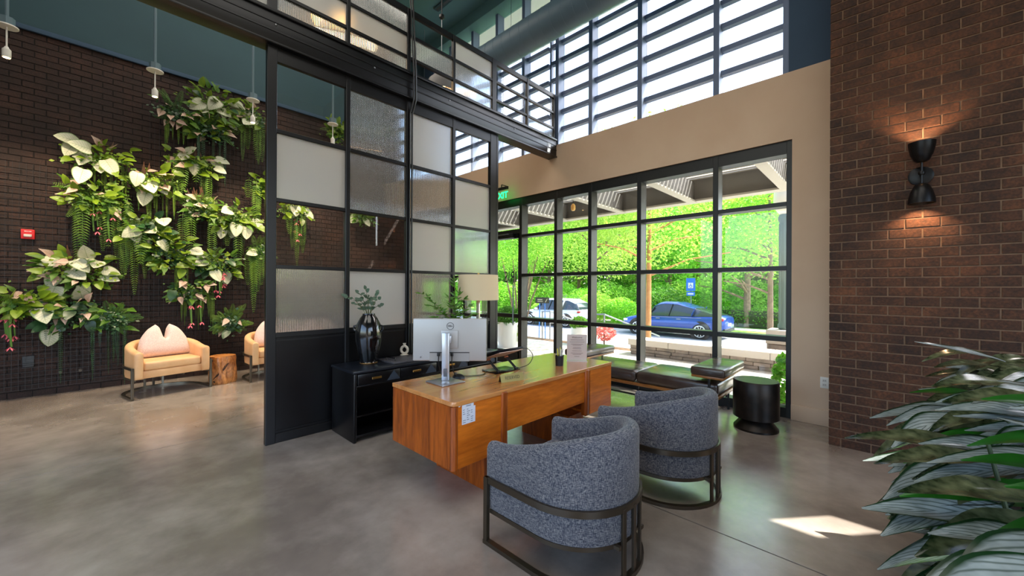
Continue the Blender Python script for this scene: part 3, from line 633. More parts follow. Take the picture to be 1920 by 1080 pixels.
MB().obox(cpt + nv * .0085, Vector((.16, 0, 0)), dv / 2 * 1.02, nv * .0035).build('lid', M('dark_navy_metal', (30, 34, 44)), lt, bevel=.003)
cable('laptop_cable', 'black cable looping from the laptop down to the desk', [(2.56, 2.36, .885), (2.64, 2.33, .885), (2.68, 2.30, .82), (2.63, 2.31, .745), (2.52, 2.35, .722)], .0032)
# ---- reserved sign
rv = thing('reserved_sign', 'small gold tent sign reading RESERVED', 'sign', (2.19, 2.095, .71), math.radians(-14))
M_gold = M('satin_gold', (186, 172, 108), .35, .6)
MB().add([(-.105, -.022, 0), (.105, -.022, 0), (.105, 0, .056), (-.105, 0, .056), (-.105, -.020, 0), (.105, -.020, 0), (.105, .0, .0535), (-.105, .0, .0535)], [(0, 1, 2, 3), (7, 6, 5, 4), (0, 4, 5, 1), (1, 5, 6, 2), (3, 2, 6, 7), (0, 3, 7, 4)]).build('front_plate', M_gold, rv, smooth=False)
MB().add([(-.105, .022, 0), (.105, .022, 0), (.105, 0, .056), (-.105, 0, .056), (-.105, .020, 0), (.105, .020, 0), (.105, .0, .0535), (-.105, .0, .0535)], [(3, 2, 1, 0), (4, 5, 6, 7), (1, 5, 4, 0), (2, 6, 5, 1), (7, 6, 2, 3), (4, 7, 3, 0)]).build('rear_plate', M('brown_plate', (70, 48, 30), .5), rv, smooth=False)
text('lettering', 'RESERVED', .036, M('engraving', (96, 90, 62), .6), rv, frame_mtx((0, -.0118, .028), (1, 0, 0), (0, .022, .056)), sx=.82)
# ---- pen cup
pc_ = thing('pen_cup', 'square-ish black pen cup on the desk', 'pen cup', (2.935, 2.19, .71))
MB().lathe([(.036, .0005), (.040, .095), (.036, .095), (.032, .006), (.0, .006)], 28, cap=False).build('cup_wall', M('matte_black', (20, 19, 20), .6), pc_)
for k, (dx, dy, tx, ty, h, colr, lab) in enumerate(((-.018, .0, -.03, .01, .155, (220, 205, 40), 'yellow pen leaning left in the black cup'), (0, -.01, -.005, -.02, .15, (230, 228, 222), 'white pen standing in the middle of the black cup'), (.012, .006, .03, .01, .16, (200, 190, 50), 'yellow-green pen leaning right in the black cup'), (.02, -.006, .05, -.02, .15, (228, 226, 230), 'white pen leaning furthest right in the black cup'), (-.004, .018, .0, .02, .14, (120, 170, 160), 'pale teal marker at the back of the black cup'))):
    p = thing('pen', lab, 'pen', (2.935, 2.19, .717), group='pens in the cup')
    a_, b_ = Vector((dx * .4, dy * .4, 0)), Vector((dx + tx * .4, dy + ty * .4, h)); d = (b_ - a_)
    MB().tube([a_, a_ + d * .8], .0045, 8).build('barrel', M('pen%d' % k, colr, .4), p)
    MB().tube([a_ + d * .8, a_ + d * .97, b_], [.005, .005, .002], 8).build('cap', M('pen%d' % k, colr), p)
# ---- acrylic sign holder with menu sheet
sh = thing('menu_stand', 'clear stand with a pale printed sheet on the desk corner', 'sign holder', (3.235, 2.20, .71), math.radians(-51))
MB().obox((0, .012, .135), (.098, 0, 0), (0, .0012, 0), (0, -.01, .128)).build('sheet', M('pinkish_paper', (222, 204, 194), .7), sh, smooth=False)
MB().obox((0, .0095, .135), (.1, 0, 0), (0, .0012, 0), (0, -.01, .13)).build('acrylic', M_clear, sh, smooth=False)
MB().box(-.1, .1, -.04, .045, .0005, .004).build('foot', M('white_acrylic', (214, 206, 204), .3), sh, bevel=.001, seg=1)
q = M('brown_print', (120, 94, 84), .7)
text('heading', 'Welcome', .026, q, sh, frame_mtx((0, .0015, .235), (1, 0, 0), (0, -.01, .128)))
m = MB()
for z, wd in ((.21, .075), (.19, .085), (.168, .07), (.157, .05), (.135, .045), (.122, .05), (.1, .055), (.078, .07), (.066, .05), (.045, .03)):
    y = .0088 + (.135 - z) * .078 - .0005; m.box(-wd * .85, wd * .85, y - .0003, y, z - .0016, z + .0016)
m.build('print_line', q, sh, smooth=False)

# ---- console cabinet
co = thing('console_cabinet', 'black lacquered console with two drawers and open shelf against the screen', 'console', (1.57, 3.49, 0))
CW, CD, CH = 1.82, .50, .66
MB().box(-.01, CW + .01, -.01, CD, CH - .025, CH).build('console_top', M('black_top', (20, 24, 32), .3), co, bevel=.004)
for x in (0, CW - .03): MB().box(x, x + .03, 0, CD, .0, CH - .025).build('side_panel', M_blackwood, co, bevel=.008)
MB().box(.03, CW - .03, CD - .02, CD - .005, .06, CH - .025).build('back_panel', M_blackwood, co, smooth=False)
MB().box(.03, CW - .03, .01, CD - .02, .04, .065).build('bottom_shelf', M_blackwood, co, bevel=.003)
MB().box(.03, CW - .03, .1, CD - .02, .20, .215).build('mid_shelf', M_blackwood, co, bevel=.003)
MB().box(.03, CW - .03, .01, CD - .02, .505, .52).build('drawer_rail', M_black, co, bevel=.003)
for k in range(4):
    x0 = .035 + k * .437
    dr = MB().box(x0, x0 + .43, -.006, .014, .525, .628).build('drawer', M_blackwood, co, bevel=.006)
    MB().box(x0 + .13, x0 + .225, -.026, -.016, .568, .588).box(x0 + .14, x0 + .15, -.018, -.004, .572, .584).box(x0 + .205, x0 + .215, -.018, -.004, .572, .584).build('handle', M_brass, dr, bevel=.002, seg=1)
    MB().prism([(x0 + .29, .53), (x0 + .43, .53), (x0 + .36, .622)], -.0085, -.006, 'y').build('inlay', M('slate_inlay', (46, 56, 70), .45), dr, smooth=False)
# ---- tall black vase
va = thing('floor_vase', 'tall glossy black vase with small lug handles on the console', 'vase', (1.86, 3.80, .66))
MB().lathe([(.078, .001), (.085, .012), (.08, .02), (.105, .12), (.128, .24), (.13, .32), (.115, .40), (.085, .46), (.062, .49), (.06, .505), (.052, .505), (.05, .48), (.03, .42)], 36, cap=False).build('body', M('gloss_black', (14, 14, 16), .12, coat=.6), va)
MB().lathe([(.08, .0005), (.087, .006), (.087, .012), (.08, .014)], 36).build('foot_ring', M('gilt_rim', (150, 110, 60), .4, .6), va)
for s in (-1, 1):
    d = Vector((.69, -.72, 0)) * s
    MB().tube([d * .118 + Vector((0, 0, .385)), d * .15 + Vector((0, 0, .375)), d * .152 + Vector((0, 0, .345)), d * .128 + Vector((0, 0, .325))], .009, 8).build('lug', MATS['gloss_black'], va)
M_euc = leaf_mat('eucalyptus_leaf', (74, 98, 78), (116, 140, 116), .25, .5)
M_green1 = leaf_mat('mid_green_leaf', (70, 120, 40), (120, 165, 60), .35, .4)
M_stem = M('plant_stem', (92, 96, 52), .7)
def leaf_mesh(name, L, W, mat, n=7, droop=.25, fold=.2, prof=None, wav=0, cross=4):
    prof = prof or (lambda t: math.sin(PI * min(1, t * .98 + .02) ** .75) ** .9)
    vs = []; fs = []; uvs = []
    for i in range(n + 1):
        t = i / n; w_ = max(.004, W / 2 * prof(t)); y = L * (t - droop * .18 * t * t); z = -droop * L * t * t * .6
        for j in range(cross + 1):
            u = j / cross * 2 - 1
            vs.append((w_ * u, y - abs(u) * w_ * .15, z + abs(u) * w_ * fold + wav * L * math.sin(t * 14 + u * 2) * abs(u))); uvs.append((j / cross, t))
    k = cross + 1
    for i in range(n):
        for j in range(cross): fs.append((i * k + j, i * k + j + 1, i * k + k + j + 1, i * k + k + j))
    me = bpy.data.meshes.new(name); me.from_pydata(vs, [], fs)
    ul = me.uv_layers.new(name='UVMap')
    for lp in me.loops: ul.data[lp.index].uv = uvs[lp.vertex_index]
    for p in me.polygons: p.use_smooth = True
    me.materials.append(mat); return me
def put_leaf(name, me, parent, p, d, nrm, s=1):
    y = Vector(d).normalized(); z = Vector(nrm); z = (z - y * z.dot(y))
    if z.length < 1e-3: z = y.orthogonal()
    z.normalize(); x = y.cross(z)
    o = bpy.data.objects.new(name, me); COL.objects.link(o); o.parent = parent
    o.matrix_local = Matrix(((x.x * s, y.x * s, z.x * s, p[0]), (x.y * s, y.y * s, z.y * s, p[1]), (x.z * s, y.z * s, z.z * s, p[2]), (0, 0, 0, 1)))
    return o
def rnd(a, b): return random.uniform(a, b)
euc_leaf = leaf_mesh('eucalyptus_leaf', .05, .042, M_euc, 4, .1, .1, lambda t: math.sin(PI * min(1, t + .03)) ** .6)
slim_leaf = leaf_mesh('slim_leaf', .075, .026, M_green1, 4, .15, .15)
def branch_plant(name, label, loc, branches, me, step, rz=0, stem=M_stem):
    t = thing(name, label, 'plant', loc)
    for pts in branches:
        P = [Vector(p) for p in pts]; MB().tube(P, [.004 - .0025 * i / (len(P) - 1) for i in range(len(P))], 5).build('stem', stem, t)
        for i in range(len(P) - 1):
            seg = P[i + 1] - P[i]; n = max(1, int(seg.length / step))
            for k in range(n):
                p = P[i] + seg * ((k + .5) / n); f = (i + k / n) / (len(P) - 1)
                if f < .25: continue
                for s in (-1, 1):
                    a_ = rnd(0, 2 * PI); d = seg.normalized() * .5 + Vector((math.cos(a_), math.sin(a_), rnd(-.2, .5)))
                    put_leaf('leaf', me, t, p, d, (rnd(-.5, .3), rnd(-1, 0), rnd(.2, 1)), rnd(.7, 1.15))
        put_leaf('leaf', me, t, P[-1], P[-1] - P[-2], (0, -1, .4), .9)
    return t
br = []
for (dx, dz, dy) in ((-.22, .22, -.05), (-.12, .26, .03), (-.02, .3, -.04), (.06, .25, .05), (.11, .18, -.05), (.03, .2, -.1), (-.07, .17, -.1), (.1, .1, .04), (-.16, .12, .04)):
    a_ = Vector((.69, -.72, 0)) * dx + Vector((.7, .7, 0)) * dy
    br.append([(0, 0, -.15), (a_.x * .2, a_.y * .2, .02), (a_.x * .6, a_.y * .6, dz * .65), (a_.x, a_.y, dz * .82)])
branch_plant('eucalyptus_bunch', 'blue-green eucalyptus sprigs standing in the black vase', (1.86, 3.80, 1.165), br, euc_leaf, .045)
v2 = thing('stem_vase', 'small dark vase holding leafy stems behind the monitor', 'vase', (2.88, 3.68, .66))
MB().lathe([(.06, .001), (.085, .1), (.08, .22), (.04, .33), (.045, .36), (.038, .36), (.03, .3)], 28, cap=False).build('body', M('smoke_vase', (40, 46, 44), .2), v2)
br = []
for (dx, dz, dy) in ((-.42, .34, 0), (-.30, .2, -.04), (-.02, .5, .02), (.04, .36, -.03), (.16, .2, .03), (.22, .1, -.04), (-.08, .3, -.05), (-.16, .1, -.05), (.1, .28, .05), (.0, .22, -.08), (-.26, .06, .02)):
    a_ = Vector((.69, -.72, 0)) * dx + Vector((.7, .7, 0)) * dy
    br.append([(0, 0, -.3), (a_.x * .1, a_.y * .1, .02), (a_.x * .55, a_.y * .55, dz * .6), (a_.x * .85, a_.y * .85, dz * .95), (a_.x, a_.y, dz)])
branch_plant('leafy_arrangement', 'airy green leafy stems rising behind the monitor', (2.88, 3.68, 1.02), br, slim_leaf, .035)
# ---- tray and ring vase
tr = thing('serving_tray', 'flat dark grey tray with two black bar handles on the console', 'tray', (2.19, 3.70, .66), .05)
MB().box(-.2, .24, -.15, .15, .0005, .02).build('tray_plate', M('grey_wood', (58, 56, 60), .5, c2=(78, 76, 80), scale=8, stretch=(1, 8, 1)), tr, bevel=.004)
for x in (-.14, .19): MB().tube([(x, -.08, .018), (x, -.08, .045), (x, .08, .045), (x, .08, .018)], .006, 8).build('handle', M_black, tr)
dn = thing('ring_vase', 'small cream ring-shaped ceramic vase behind the tray', 'vase', (2.33, 3.90, .66))
dx = Vector((.69, -.72, 0)); rg = [Vector((0, 0, .072)) + dx * .036 * math.cos(2 * PI * i / 24) + Vector((0, 0, .04 * math.sin(2 * PI * i / 24))) for i in range(25)]
M_cream = M('cream_ceramic', (216, 204, 186), .6)
MB().tube(rg, .014, 10, cap=False).build('ring', M_cream, dn)
MB().lathe([(.045, .001), (.045, .018), (.03, .024)], 20).build('foot', M_cream, dn)
MB().lathe([(.014, .12), (.014, .135), (.018, .14), (.018, .146)], 16).build('neck', M_cream, dn)
# ---- table lamp
la = thing('table_lamp', 'table lamp with a wide cream drum shade on the console end', 'lamp', (3.27, 3.72, .66))
MB().lathe([(.26, .62), (.25, .935)], 48, cap=False).build('lamp_shade', M('linen_shade', (226, 204, 166), .8, sheen=.2), la)
MB().lathe([(.245, .63), (.255, .62)], 48, cap=False).build('shade_rim', M('linen_shade', (226, 204, 166)), la)
MB().box(-.018, .018, -.018, .018, .02, .66).build('stem', M('acrylic_stem', (190, 186, 176), .15, .3), la, bevel=.003)
MB().lathe([(.1, .001), (.1, .015), (.06, .02)], 28).build('lamp_base', M_brass, la)
MB().lathe([(.012, .93), (.012, .96), (.0, .965)], 12, cap=False).build('finial', M_brass, la)
for k in range(3):
    t = 2 * PI * k / 3; MB().tube([(0, 0, .9), (.25 * math.cos(t), .25 * math.sin(t), .92)], .003, 5).build('shade_spider', M_brass, la)
MB().lathe([(.03, .70), (.045, .75), (.03, .8)], 16).build('bulb', M('warm_bulb', (255, 220, 170), .4, emit=(255, 205, 140), es=4), la)

# ---- barrel chairs
def u_path(W, D, t, n=22):
    R = W / 2; r = R - t / 2; cy = -D / 2 + R; pts = []
    for i in range(5): pts.append((-r, D / 2 - (D / 2 - cy) * i / 5, -1, 0))
    for i in range(n + 1):
        a = PI + PI * i / n; pts.append((r * math.cos(a), cy + r * math.sin(a), math.cos(a), math.sin(a)))
    for i in range(1, 6): pts.append((r, cy + (D / 2 - cy) * i / 5, 1, 0))
    return pts
def shell(W, D, t, z0, zfront, zback, flare=0):
    P = u_path(W, D, t); rings = []
    ylo, yhi = -D / 2, D / 2
    for (x, y, nx, ny) in P:
        f = min(1, max(0, (yhi - y) / (yhi - ylo))); zt = zfront + (zback - zfront) * (f * f * (3 - 2 * f))
        sec = [(t / 2 * .9, z0), (t / 2, z0 + .03)] + [(t / 2 + flare * .5, (z0 + zt) / 2)]
        for k in range(9):
            a = PI * k / 8; sec.append((t / 2 * math.cos(a) + flare * (1 - k / 8), zt - t / 2 + t / 2 * math.sin(a) * .9))
        sec += [(-t / 2, (z0 + zt) / 2), (-t / 2, z0)]
        rings.append([(x + nx * s_, y + ny * s_, z_) for s_, z_ in sec])
    def cap(r, dy, k):
        cx = sum(p[0] for p in r) / len(r); cz = sum(p[2] for p in r) / len(r)
        return [(cx + (p[0] - cx) * k, p[1] + dy, cz + (p[2] - cz) * (1 - (1 - k) * .25)) for p in r]
    rings = [cap(rings[0], .022, .55), cap(rings[0], .016, .85)] + rings + [cap(rings[-1], .016, .85), cap(rings[-1], .022, .55)]
    return MB().loft(rings)
def u_bar(W, D, z, w_, h_):
    P = u_path(W, D, 0); rings = []
    for x, y, nx, ny in P: rings.append([(x + nx * s, y + ny * s, z + q) for s, q in ((-w_ / 2, -h_ / 2), (w_ / 2, -h_ / 2), (w_ / 2, h_ / 2), (-w_ / 2, h_ / 2))])
    return MB().loft(rings)
def barrel_chair(name, label, loc, rz, W, D, fab, metal, group, t=.085, z0=.19, zf=.56, zb=.72, band=.355, seat_z=(.2, .43), fw_=.012, legs=True):
    c = thing(name, label, 'chair', loc, rz, group)
    shell(W, D, t, z0, zf, zb).build('shell', fab, c, ang=80)
    # seat: rounded D-shaped block
    def D_poly(inset, yf):
        R = W / 2 - inset; cy = -D / 2 + W / 2; p = [(-R, yf), (R, yf)]
        for i in range(17): a = PI * i / 16; p.append((R * math.cos(-a), cy + R * math.sin(-a)))
        return p
    MB().prism(D_poly(t * .9, D / 2 - .02), z0, seat_z[0] + .1).build('seat_base', fab, c, bevel=.012)
    MB().prism(D_poly(t + .003, D / 2 - .005), seat_z[0] + .1, seat_z[1]).build('seat_cushion', fab, c, bevel=.03, seg=4)
    Wf, Df = W + .03, D + .02
    u_bar(Wf, Df, band, .012, .034).build('band', metal, c, ang=30)
    u_bar(Wf, Df, .012, .03, .022).build('floor_rail', metal, c, ang=30)
    for s in (-1, 1): MB().box(s * Wf / 2 - .013, s * Wf / 2 + .013, Df / 2 - .028, Df / 2, 0, band + .017).build('front_leg', metal, c, bevel=.002, seg=1)
    for a in (-.24, 0, .24):
        R = Wf / 2; cy = -Df / 2 + R; x, y = R * math.sin(a), cy - R * math.cos(a)
        MB().obox((x, y, band / 2), Vector((math.cos(a), math.sin(a), 0)) * .013, Vector((-math.sin(a), math.cos(a), 0)) * .007, Vector((0, 0, band / 2))).build('back_post', metal, c, bevel=.002, seg=1)
    u_bar(W - .02, D - .03, z0 - .012, .02, .022).build('seat_rail', metal, c, ang=30)
    for x in (-.12, .12): MB().box(x - .01, x + .01, -D / 2 - .0, D / 2 - .05, z0 - .022, z0 - .004).build('cross_rail', metal, c, smooth=False)
    return c
M_grey = fabric_mat('grey_blue_tweed', (34, 38, 54), (84, 86, 96), (146, 142, 140), 380)
M_darkbronze = M('dark_bronze', (92, 82, 70), .35, .85)
barrel_chair('tub_chair', 'grey-blue tweed tub chair nearest the viewer at the desk', (1.84, 1.265, 0), 0, .68, .70, M_grey, M_darkbronze, 'grey tub chairs at the desk')
barrel_chair('tub_chair', 'grey-blue tweed tub chair at the desk, nearer the window bench', (2.875, 1.175, 0), 0, .68, .70, M_grey, M_darkbronze, 'grey tub chairs at the desk')
M_peach = M('peach_leather', (218, 168, 118), .5, c2=(226, 180, 132), scale=6, bump=.08, bscale=120)
M_pew = M('pewter', (118, 112, 100), .35, .9)
kw = dict(W=.80, D=.70, fab=M_peach, metal=M_pew, group='peach lounge chairs by the plant wall', t=.09, z0=.25, zf=.60, zb=.71, band=.385, seat_z=(.25, .46))
barrel_chair('lounge_chair', 'peach leather lounge chair with a pink cushion beside the log table', (.565, 7.20, 0), PI + math.radians(13), **kw)
barrel_chair('lounge_chair', 'peach leather lounge chair half hidden by the black screen post', (1.90, 7.22, 0), PI + math.radians(4), **kw)
barrel_chair('lounge_chair', 'peach leather lounge chair seen through the middle glass panes', (4.25, 7.05, 0), PI - math.radians(25), **kw)
def chop_pillow(label, loc, rz):
    p = thing('pillow', label, 'pillow', loc, rz, 'chopped pink pillows'); n = 20; vs = []; fs = []
    for side in (0, 1):
        for i in range(n + 1):
            for j in range(n + 1):
                u, v = i / n * 2 - 1, j / n * 2 - 1
                notch = math.exp(-(u / .2) ** 2) * max(0, (v + .1) / 1.1) ** 1.3
                ear = 1 - abs(abs(u) - .5) * .25 * max(0, v)
                x = u * .27 * (1 - .20 * (v + 1) / 2 - .22 * max(0, v) ** 1.5) * (1 + .08 * (1 - v)); z = (v * .225 + .225) * (ear if v > 0 else 1) - notch * .19
                th = .095 * max(0, (1 - u ** 4)) ** .5 * max(0, (1 - v ** 4)) ** .5 * (1 - .75 * notch)
                vs.append((x, (th if side else -th), z))
    k = n + 1
    for side in (0, 1):
        o = side * k * k
        for i in range(n):
            for j in range(n):
                q = (o + i * k + j, o + i * k + j + 1, o + (i + 1) * k + j + 1, o + (i + 1) * k + j); fs.append(q if side else q[::-1])
    m = MB().add(vs, fs); o = m.build('cushion', fabric_mat('boucle_pink', (196, 168, 158), (222, 198, 188), (236, 216, 206), 420) if 'boucle_pink' not in MATS else MATS['boucle_pink'], p, ang=100)
    bm = bmesh.new(); bm.from_mesh(o.data); bmesh.ops.remove_doubles(bm, verts=bm.verts, dist=.0008); bm.to_mesh(o.data); bm.free()
    o.rotation_euler = (math.radians(-14), 0, 0); return p
chop_pillow('pink chopped pillow on the peach chair beside the log table', (.565 + .02, 7.26, .462), math.radians(13))
chop_pillow('pink chopped pillow on the peach chair half hidden by the screen post', (1.93, 7.26, .462), math.radians(4))
# ---- log tables
M_log = wood_mat('log_wood', (128, 70, 30), (224, 152, 86), stretch=(2.5, 2.5, 1.2), scale=2.4, rough=.35, coat=.3, dist=2.5)
def log_table(label, loc, r, h, seed):
    random.seed(seed); t = thing('log_table', label, 'side table', loc, group='polished log tables'); rings = []
    ph = [rnd(0, 6) for _ in range(4)]
    for k in range(9):
        z = h * k / 8; rings.append([((r + .012 * math.sin(3 * a + ph[0]) + .008 * math.sin(5 * a + ph[1] + z * 6) + .006 * math.sin(9 * a + z * 14 + ph[2]) - (.012 if k in (0, 8) else 0)) * math.cos(a),
            (r + .012 * math.sin(3 * a + ph[0]) + .008 * math.sin(5 * a + ph[1] + z * 6) + .006 * math.sin(9 * a + z * 14 + ph[2]) - (.012 if k in (0, 8) else 0)) * math.sin(a), z) for a in [2 * PI * i / 40 for i in range(40)]])
    MB().loft(rings).build('trunk', M_log, t)
    MB().lathe([(r * .93, h), (r * .93, h + .003)], 40).build('polished_top', wood_mat('log_top', (168, 106, 52), (206, 144, 84), stretch=(1, 1, 1), scale=5, rough=.25) if 'log_top' not in MATS else MATS['log_top'], t)
    MB().tube([(r * math.cos(a) * 1.005, r * math.sin(a) * 1.005, h * (.2 + .14 * q)) for q, a in enumerate((3.9, 4.2, 4.5, 4.75, 5.0))], [.006, .016, .02, .014, .006], 6).build('bark_scar', M('bark', (58, 34, 20), .8), t)
    for a, z in ((3.75, .88), (4.35, .87), (4.0, .12)): MB().lathe([(.0, 0), (.02, .0), (.015, .006), (0, .008)], 10, cap=False).build('knot', MATS['bark'], t, loc=(r * .995 * math.cos(a), r * .995 * math.sin(a), h * z)).rotation_euler = (PI / 2, 0, a + PI / 2)
log_table('squat polished log table between the two peach chairs', (1.215, 7.16, 0), .168, .40, 3)
log_table('pale log table glimpsed through the frosted pane beside the black vase', (3.05, 6.9, 0), .19, .45, 5)
random.seed(11)
# ---- leather bench
be = thing('leather_bench', 'long dark leather daybed bench with wood rails below the window', 'bench', (4.47, 1.27, 0))
M_leather = M('dark_leather', (52, 40, 34), .33, c2=(66, 52, 44), scale=5, bump=.25, bscale=7, coat=.35, rvar=.06)
BD, BL = .72, 1.85
for k, (y0, y1) in enumerate(((0, .92), (.924, BL))): MB().box(0, BD, y0, y1, .285, .43).build('seat_cushion', M_leather, be, bevel=.045, seg=4)
MB().tube([(.004, .03, .35), (.004, BL - .03, .35)], .003, 6).build('piping', M_leather, be)
M_rail = wood_mat('bench_wood', (122, 76, 34), (160, 106, 54), stretch=(1, .8, 6), scale=3)
for x in (.01, BD - .04): MB().box(x, x + .03, 0, BL, .25, .285).build('side_rail', M_rail, be, bevel=.003)
for y in (0, BL - .03): MB().box(.04, BD - .04, y, y + .03, .25, .285).build('end_rail', M_rail, be, bevel=.003)
for x in (.04, BD - .06):
    for y in (.06, .9, BL - .08): MB().box(x, x + .02, y, y + .02, 0, .255).build('leg', M_black, be, bevel=.002, seg=1)
    MB().box(x + .002, x + .018, .07, BL - .07, .12, .135).build('stretcher', M_black, be, smooth=False)
for y in (-.09, BL - .27):
    ar = MB().box(-.09, BD - .02, y, y + .34, .51, .60).build('arm_cushion', M_leather, be, bevel=.025, seg=3)
    MB().box(-.08, BD - .03, y + .01, y + .33, .487, .512).build('arm_board', M_rail, be, bevel=.003)
    for x in (-.02, BD - .1): MB().box(x, x + .02, y + .16, y + .18, .15, .49).build('arm_post', M_black, be, bevel=.002, seg=1)
# ---- drum table
dt = thing('drum_table', 'dark patinated metal drum side table on a flared foot', 'side table', (4.64, .955, 0))
M_drum = M('patinated_metal', (30, 27, 25), .38, .7, c2=(52, 44, 38), scale=7)
MB().lathe([(.19, .115), (.205, .125), (.207, .3), (.205, .488), (.2, .495)], 48).build('drum', M_drum, dt)
MB().lathe([(.198, .495), (.198, .499), (.0, .499)], 48, cap=False).build('top_disc', M_drum, dt)
MB().lathe([(.2, .001), (.2, .02), (.125, .115)], 48).build('flared_foot', M_drum, dt)

# ---- wall sconce with its lamps
scn = thing('wall_sconce', 'double-ended black metal sconce on the brick pier', 'wall lamp', (XB, -.212, 2.37))
M_sc = M('sconce_black', (24, 22, 22), .35, .5)
MB().lathe([(.075, 0), (.075, .012), (.06, .018)], 32).build('back_plate', M_sc, scn).rotation_euler = (0, -PI / 2, 0)
MB().tube([(-.01, 0, 0), (-.12, 0, 0)], .008, 10).build('arm', M_sc, scn)
MB().tube([(-.12, 0, -.11), (-.12, 0, .11)], .007, 10).lathe([(.018, -.014), (.022, 0), (.018, .014)], 16, (-.12, 0, 0)).build('rod', M_sc, scn)
for s in (1, -1):
    pr2 = [(.022, .085), (.045, .1), (.066, .15), (.078, .21), (.081, .245), (.078, .245), (.074, .21), (.06, .15), (.03, .105)]
    MB().lathe([(r, z * s) for r, z in pr2], 32, (-.12, 0, 0), cap=False).build('shade', M_sc, scn)
    MB().lathe([(.0, .13 * s), (.025, .14 * s), (.028, .17 * s), (.0, .195 * s)], 16, (-.12, 0, 0), cap=False).build('bulb', M('sconce_bulb', (255, 215, 160), .4, emit=(255, 190, 120), es=12), scn)
    l = bpy.data.lights.new('sconce_light', 'SPOT'); l.energy = 13; l.color = (1, .62, .34); l.spot_size = math.radians(115); l.spot_blend = .6; l.shadow_soft_size = .025
    o = bpy.data.objects.new('sconce_light', l); COL.objects.link(o); o.location = (XB - .12, -.212, 2.37 + .2 * s); o.rotation_euler = (0 if s < 0 else PI, 0, 0)
# ---- hanging spots over the lounge
def hanging_spot(x, y, z, lab, e=30):
    t = thing('hanging_spot', lab, 'pendant lamp', (x, y, z), group='hanging spots over the lounge')
    MB().lathe([(.03, 0), (.033, .005), (.033, .085), (.02, .1), (.012, .12)], 20).build('lamp_head', M_whiteplastic, t)
    MB().lathe([(.027, -.001), (.0, -.003)], 16, cap=False).build('lens', M('spot_lens', (255, 225, 180), .4, emit=(255, 200, 130), es=25), t)
    MB().tube([(0, 0, .11), (0, 0, .33)], .007, 8).build('drop_rod', M_whiteplastic, t)
    MB().lathe([(.085, .33), (.085, .342)], 28).build('canopy_disc', M_whiteplastic, t)
    MB().lathe([(.06, .342), (.06, .43)], 8).build('junction_box', M('grey_blue_box', (84, 106, 116), .6), t)
    MB().tube([(0, 0, .43), (0, 0, 7.0 - z)], .016, 10).build('conduit', M('grey_blue_box', (84, 106, 116)), t)
    l = bpy.data.lights.new('spot_light', 'SPOT'); l.energy = e; l.color = (1, .79, .55); l.spot_size = math.radians(100); l.spot_blend = .7; l.shadow_soft_size = .03
    o = bpy.data.objects.new('spot_light', l); COL.objects.link(o); o.location = (x, y, z - .02); o.rotation_euler = (math.radians(14), 0, 0)
for x, lab in ((-.745, 'white hanging spot at the left edge above the brick wall'), (.437, 'white hanging spot above the empty brick, left of the top plants'), (1.52, 'white hanging spot beside the screen post above the plants'), (2.69, 'white hanging spot seen through the clear top pane')):
    hanging_spot(x, 6.85, 3.89, lab, 125)
# ---- dome pendants behind the screen
def dome(x, y, z, r, lab, e):
    t = thing('dome_pendant', lab, 'pendant lamp', (x, y, z), group='dome pendants behind the screen')
    MB().lathe([(r, 0), (r * .97, r * .35), (r * .8, r * .8), (r * .5, r * 1.1), (r * .16, r * 1.25), (r * .15, r * 1.23), (r * .48, r * 1.07), (r * .77, r * .78), (r * .94, r * .34), (r * .97, 0)], 40, cap=False).build('dome_shade', M('grey_dome', (122, 118, 116), .6), t)
    MB().lathe([(.02, r * .25), (.06, r * .4), (.06, r * .6), (.02, r * .75)], 16).build('bulb', M('dome_bulb', (255, 220, 160), .4, emit=(255, 190, 110), es=9), t)
    MB().tube([(0, 0, r * 1.24), (0, 0, 1.25)], .006, 8).build('drop_rod', M_steel, t)
    MB().lathe([(.01, 1.22), (.045, 1.25), (.045, 1.29), (.01, 1.32)], 14).build('coupling', M_plastic, t)
    MB().tube([(0, 0, 1.3), (0, 0, 7.0 - z)], .008, 8).build('stem', M_plastic, t)
    l = bpy.data.lights.new('dome_light', 'POINT'); l.energy = e; l.color = (1, .72, .42); l.shadow_soft_size = .06
    o = bpy.data.objects.new('dome_light', l); COL.objects.link(o); o.location = (x, y, z + .06)
dome(3.83, 5.3, 4.64, .26, 'grey dome pendant seen through the clear upper pane', 7)
dome(2.2, 5.3, 4.74, .62, 'large dome pendant glowing behind the reeded upper panes', 7)
# ---- fire strobe, outlet, vent, knobs, exit sign
fs_ = thing('fire_strobe', 'red fire alarm strobe on the dark brick wall', 'fire alarm', (-.687, YL, 2.09))
M_red = M('alarm_red', (205, 28, 30), .4)
MB().box(-.058, .058, -.045, 0, -.063, .063).build('housing', M_red, fs_, bevel=.01)
MB().box(-.034, .034, -.062, -.044, -.035, .0).build('strobe_lens', M('strobe_glass', (220, 210, 200), .2), fs_, bevel=.008)
MB().box(-.03, .03, -.0465, -.0448, .03, .042).build('lettering_strip', M('alarm_white', (240, 200, 195), .5), fs_, smooth=False)
text('lettering', 'FIRE', .014, M_red, fs_, frame_mtx((0, -.0468, .036), (1, 0, 0), (0, 0, 1)))
ol = thing('wall_outlet', 'white double power outlet low on the cream wall', 'outlet', (XW, .452, .455))
MB().box(-.008, 0, -.036, .036, -.058, .058).build('cover_plate', M_whiteplastic, ol, bevel=.003)
for z in (-.022, .022):
    rc = MB().box(-.0105, -.0078, -.017, .017, z - .014, z + .014).build('receptacle', M('outlet_face', (205, 200, 192), .5), ol, bevel=.001, seg=1)
    MB().box(-.0112, -.0104, -.009, -.006, z - .005, z + .006).box(-.0112, -.0104, .006, .009, z - .005, z + .006).build('slot', M_plastic, rc, smooth=False)
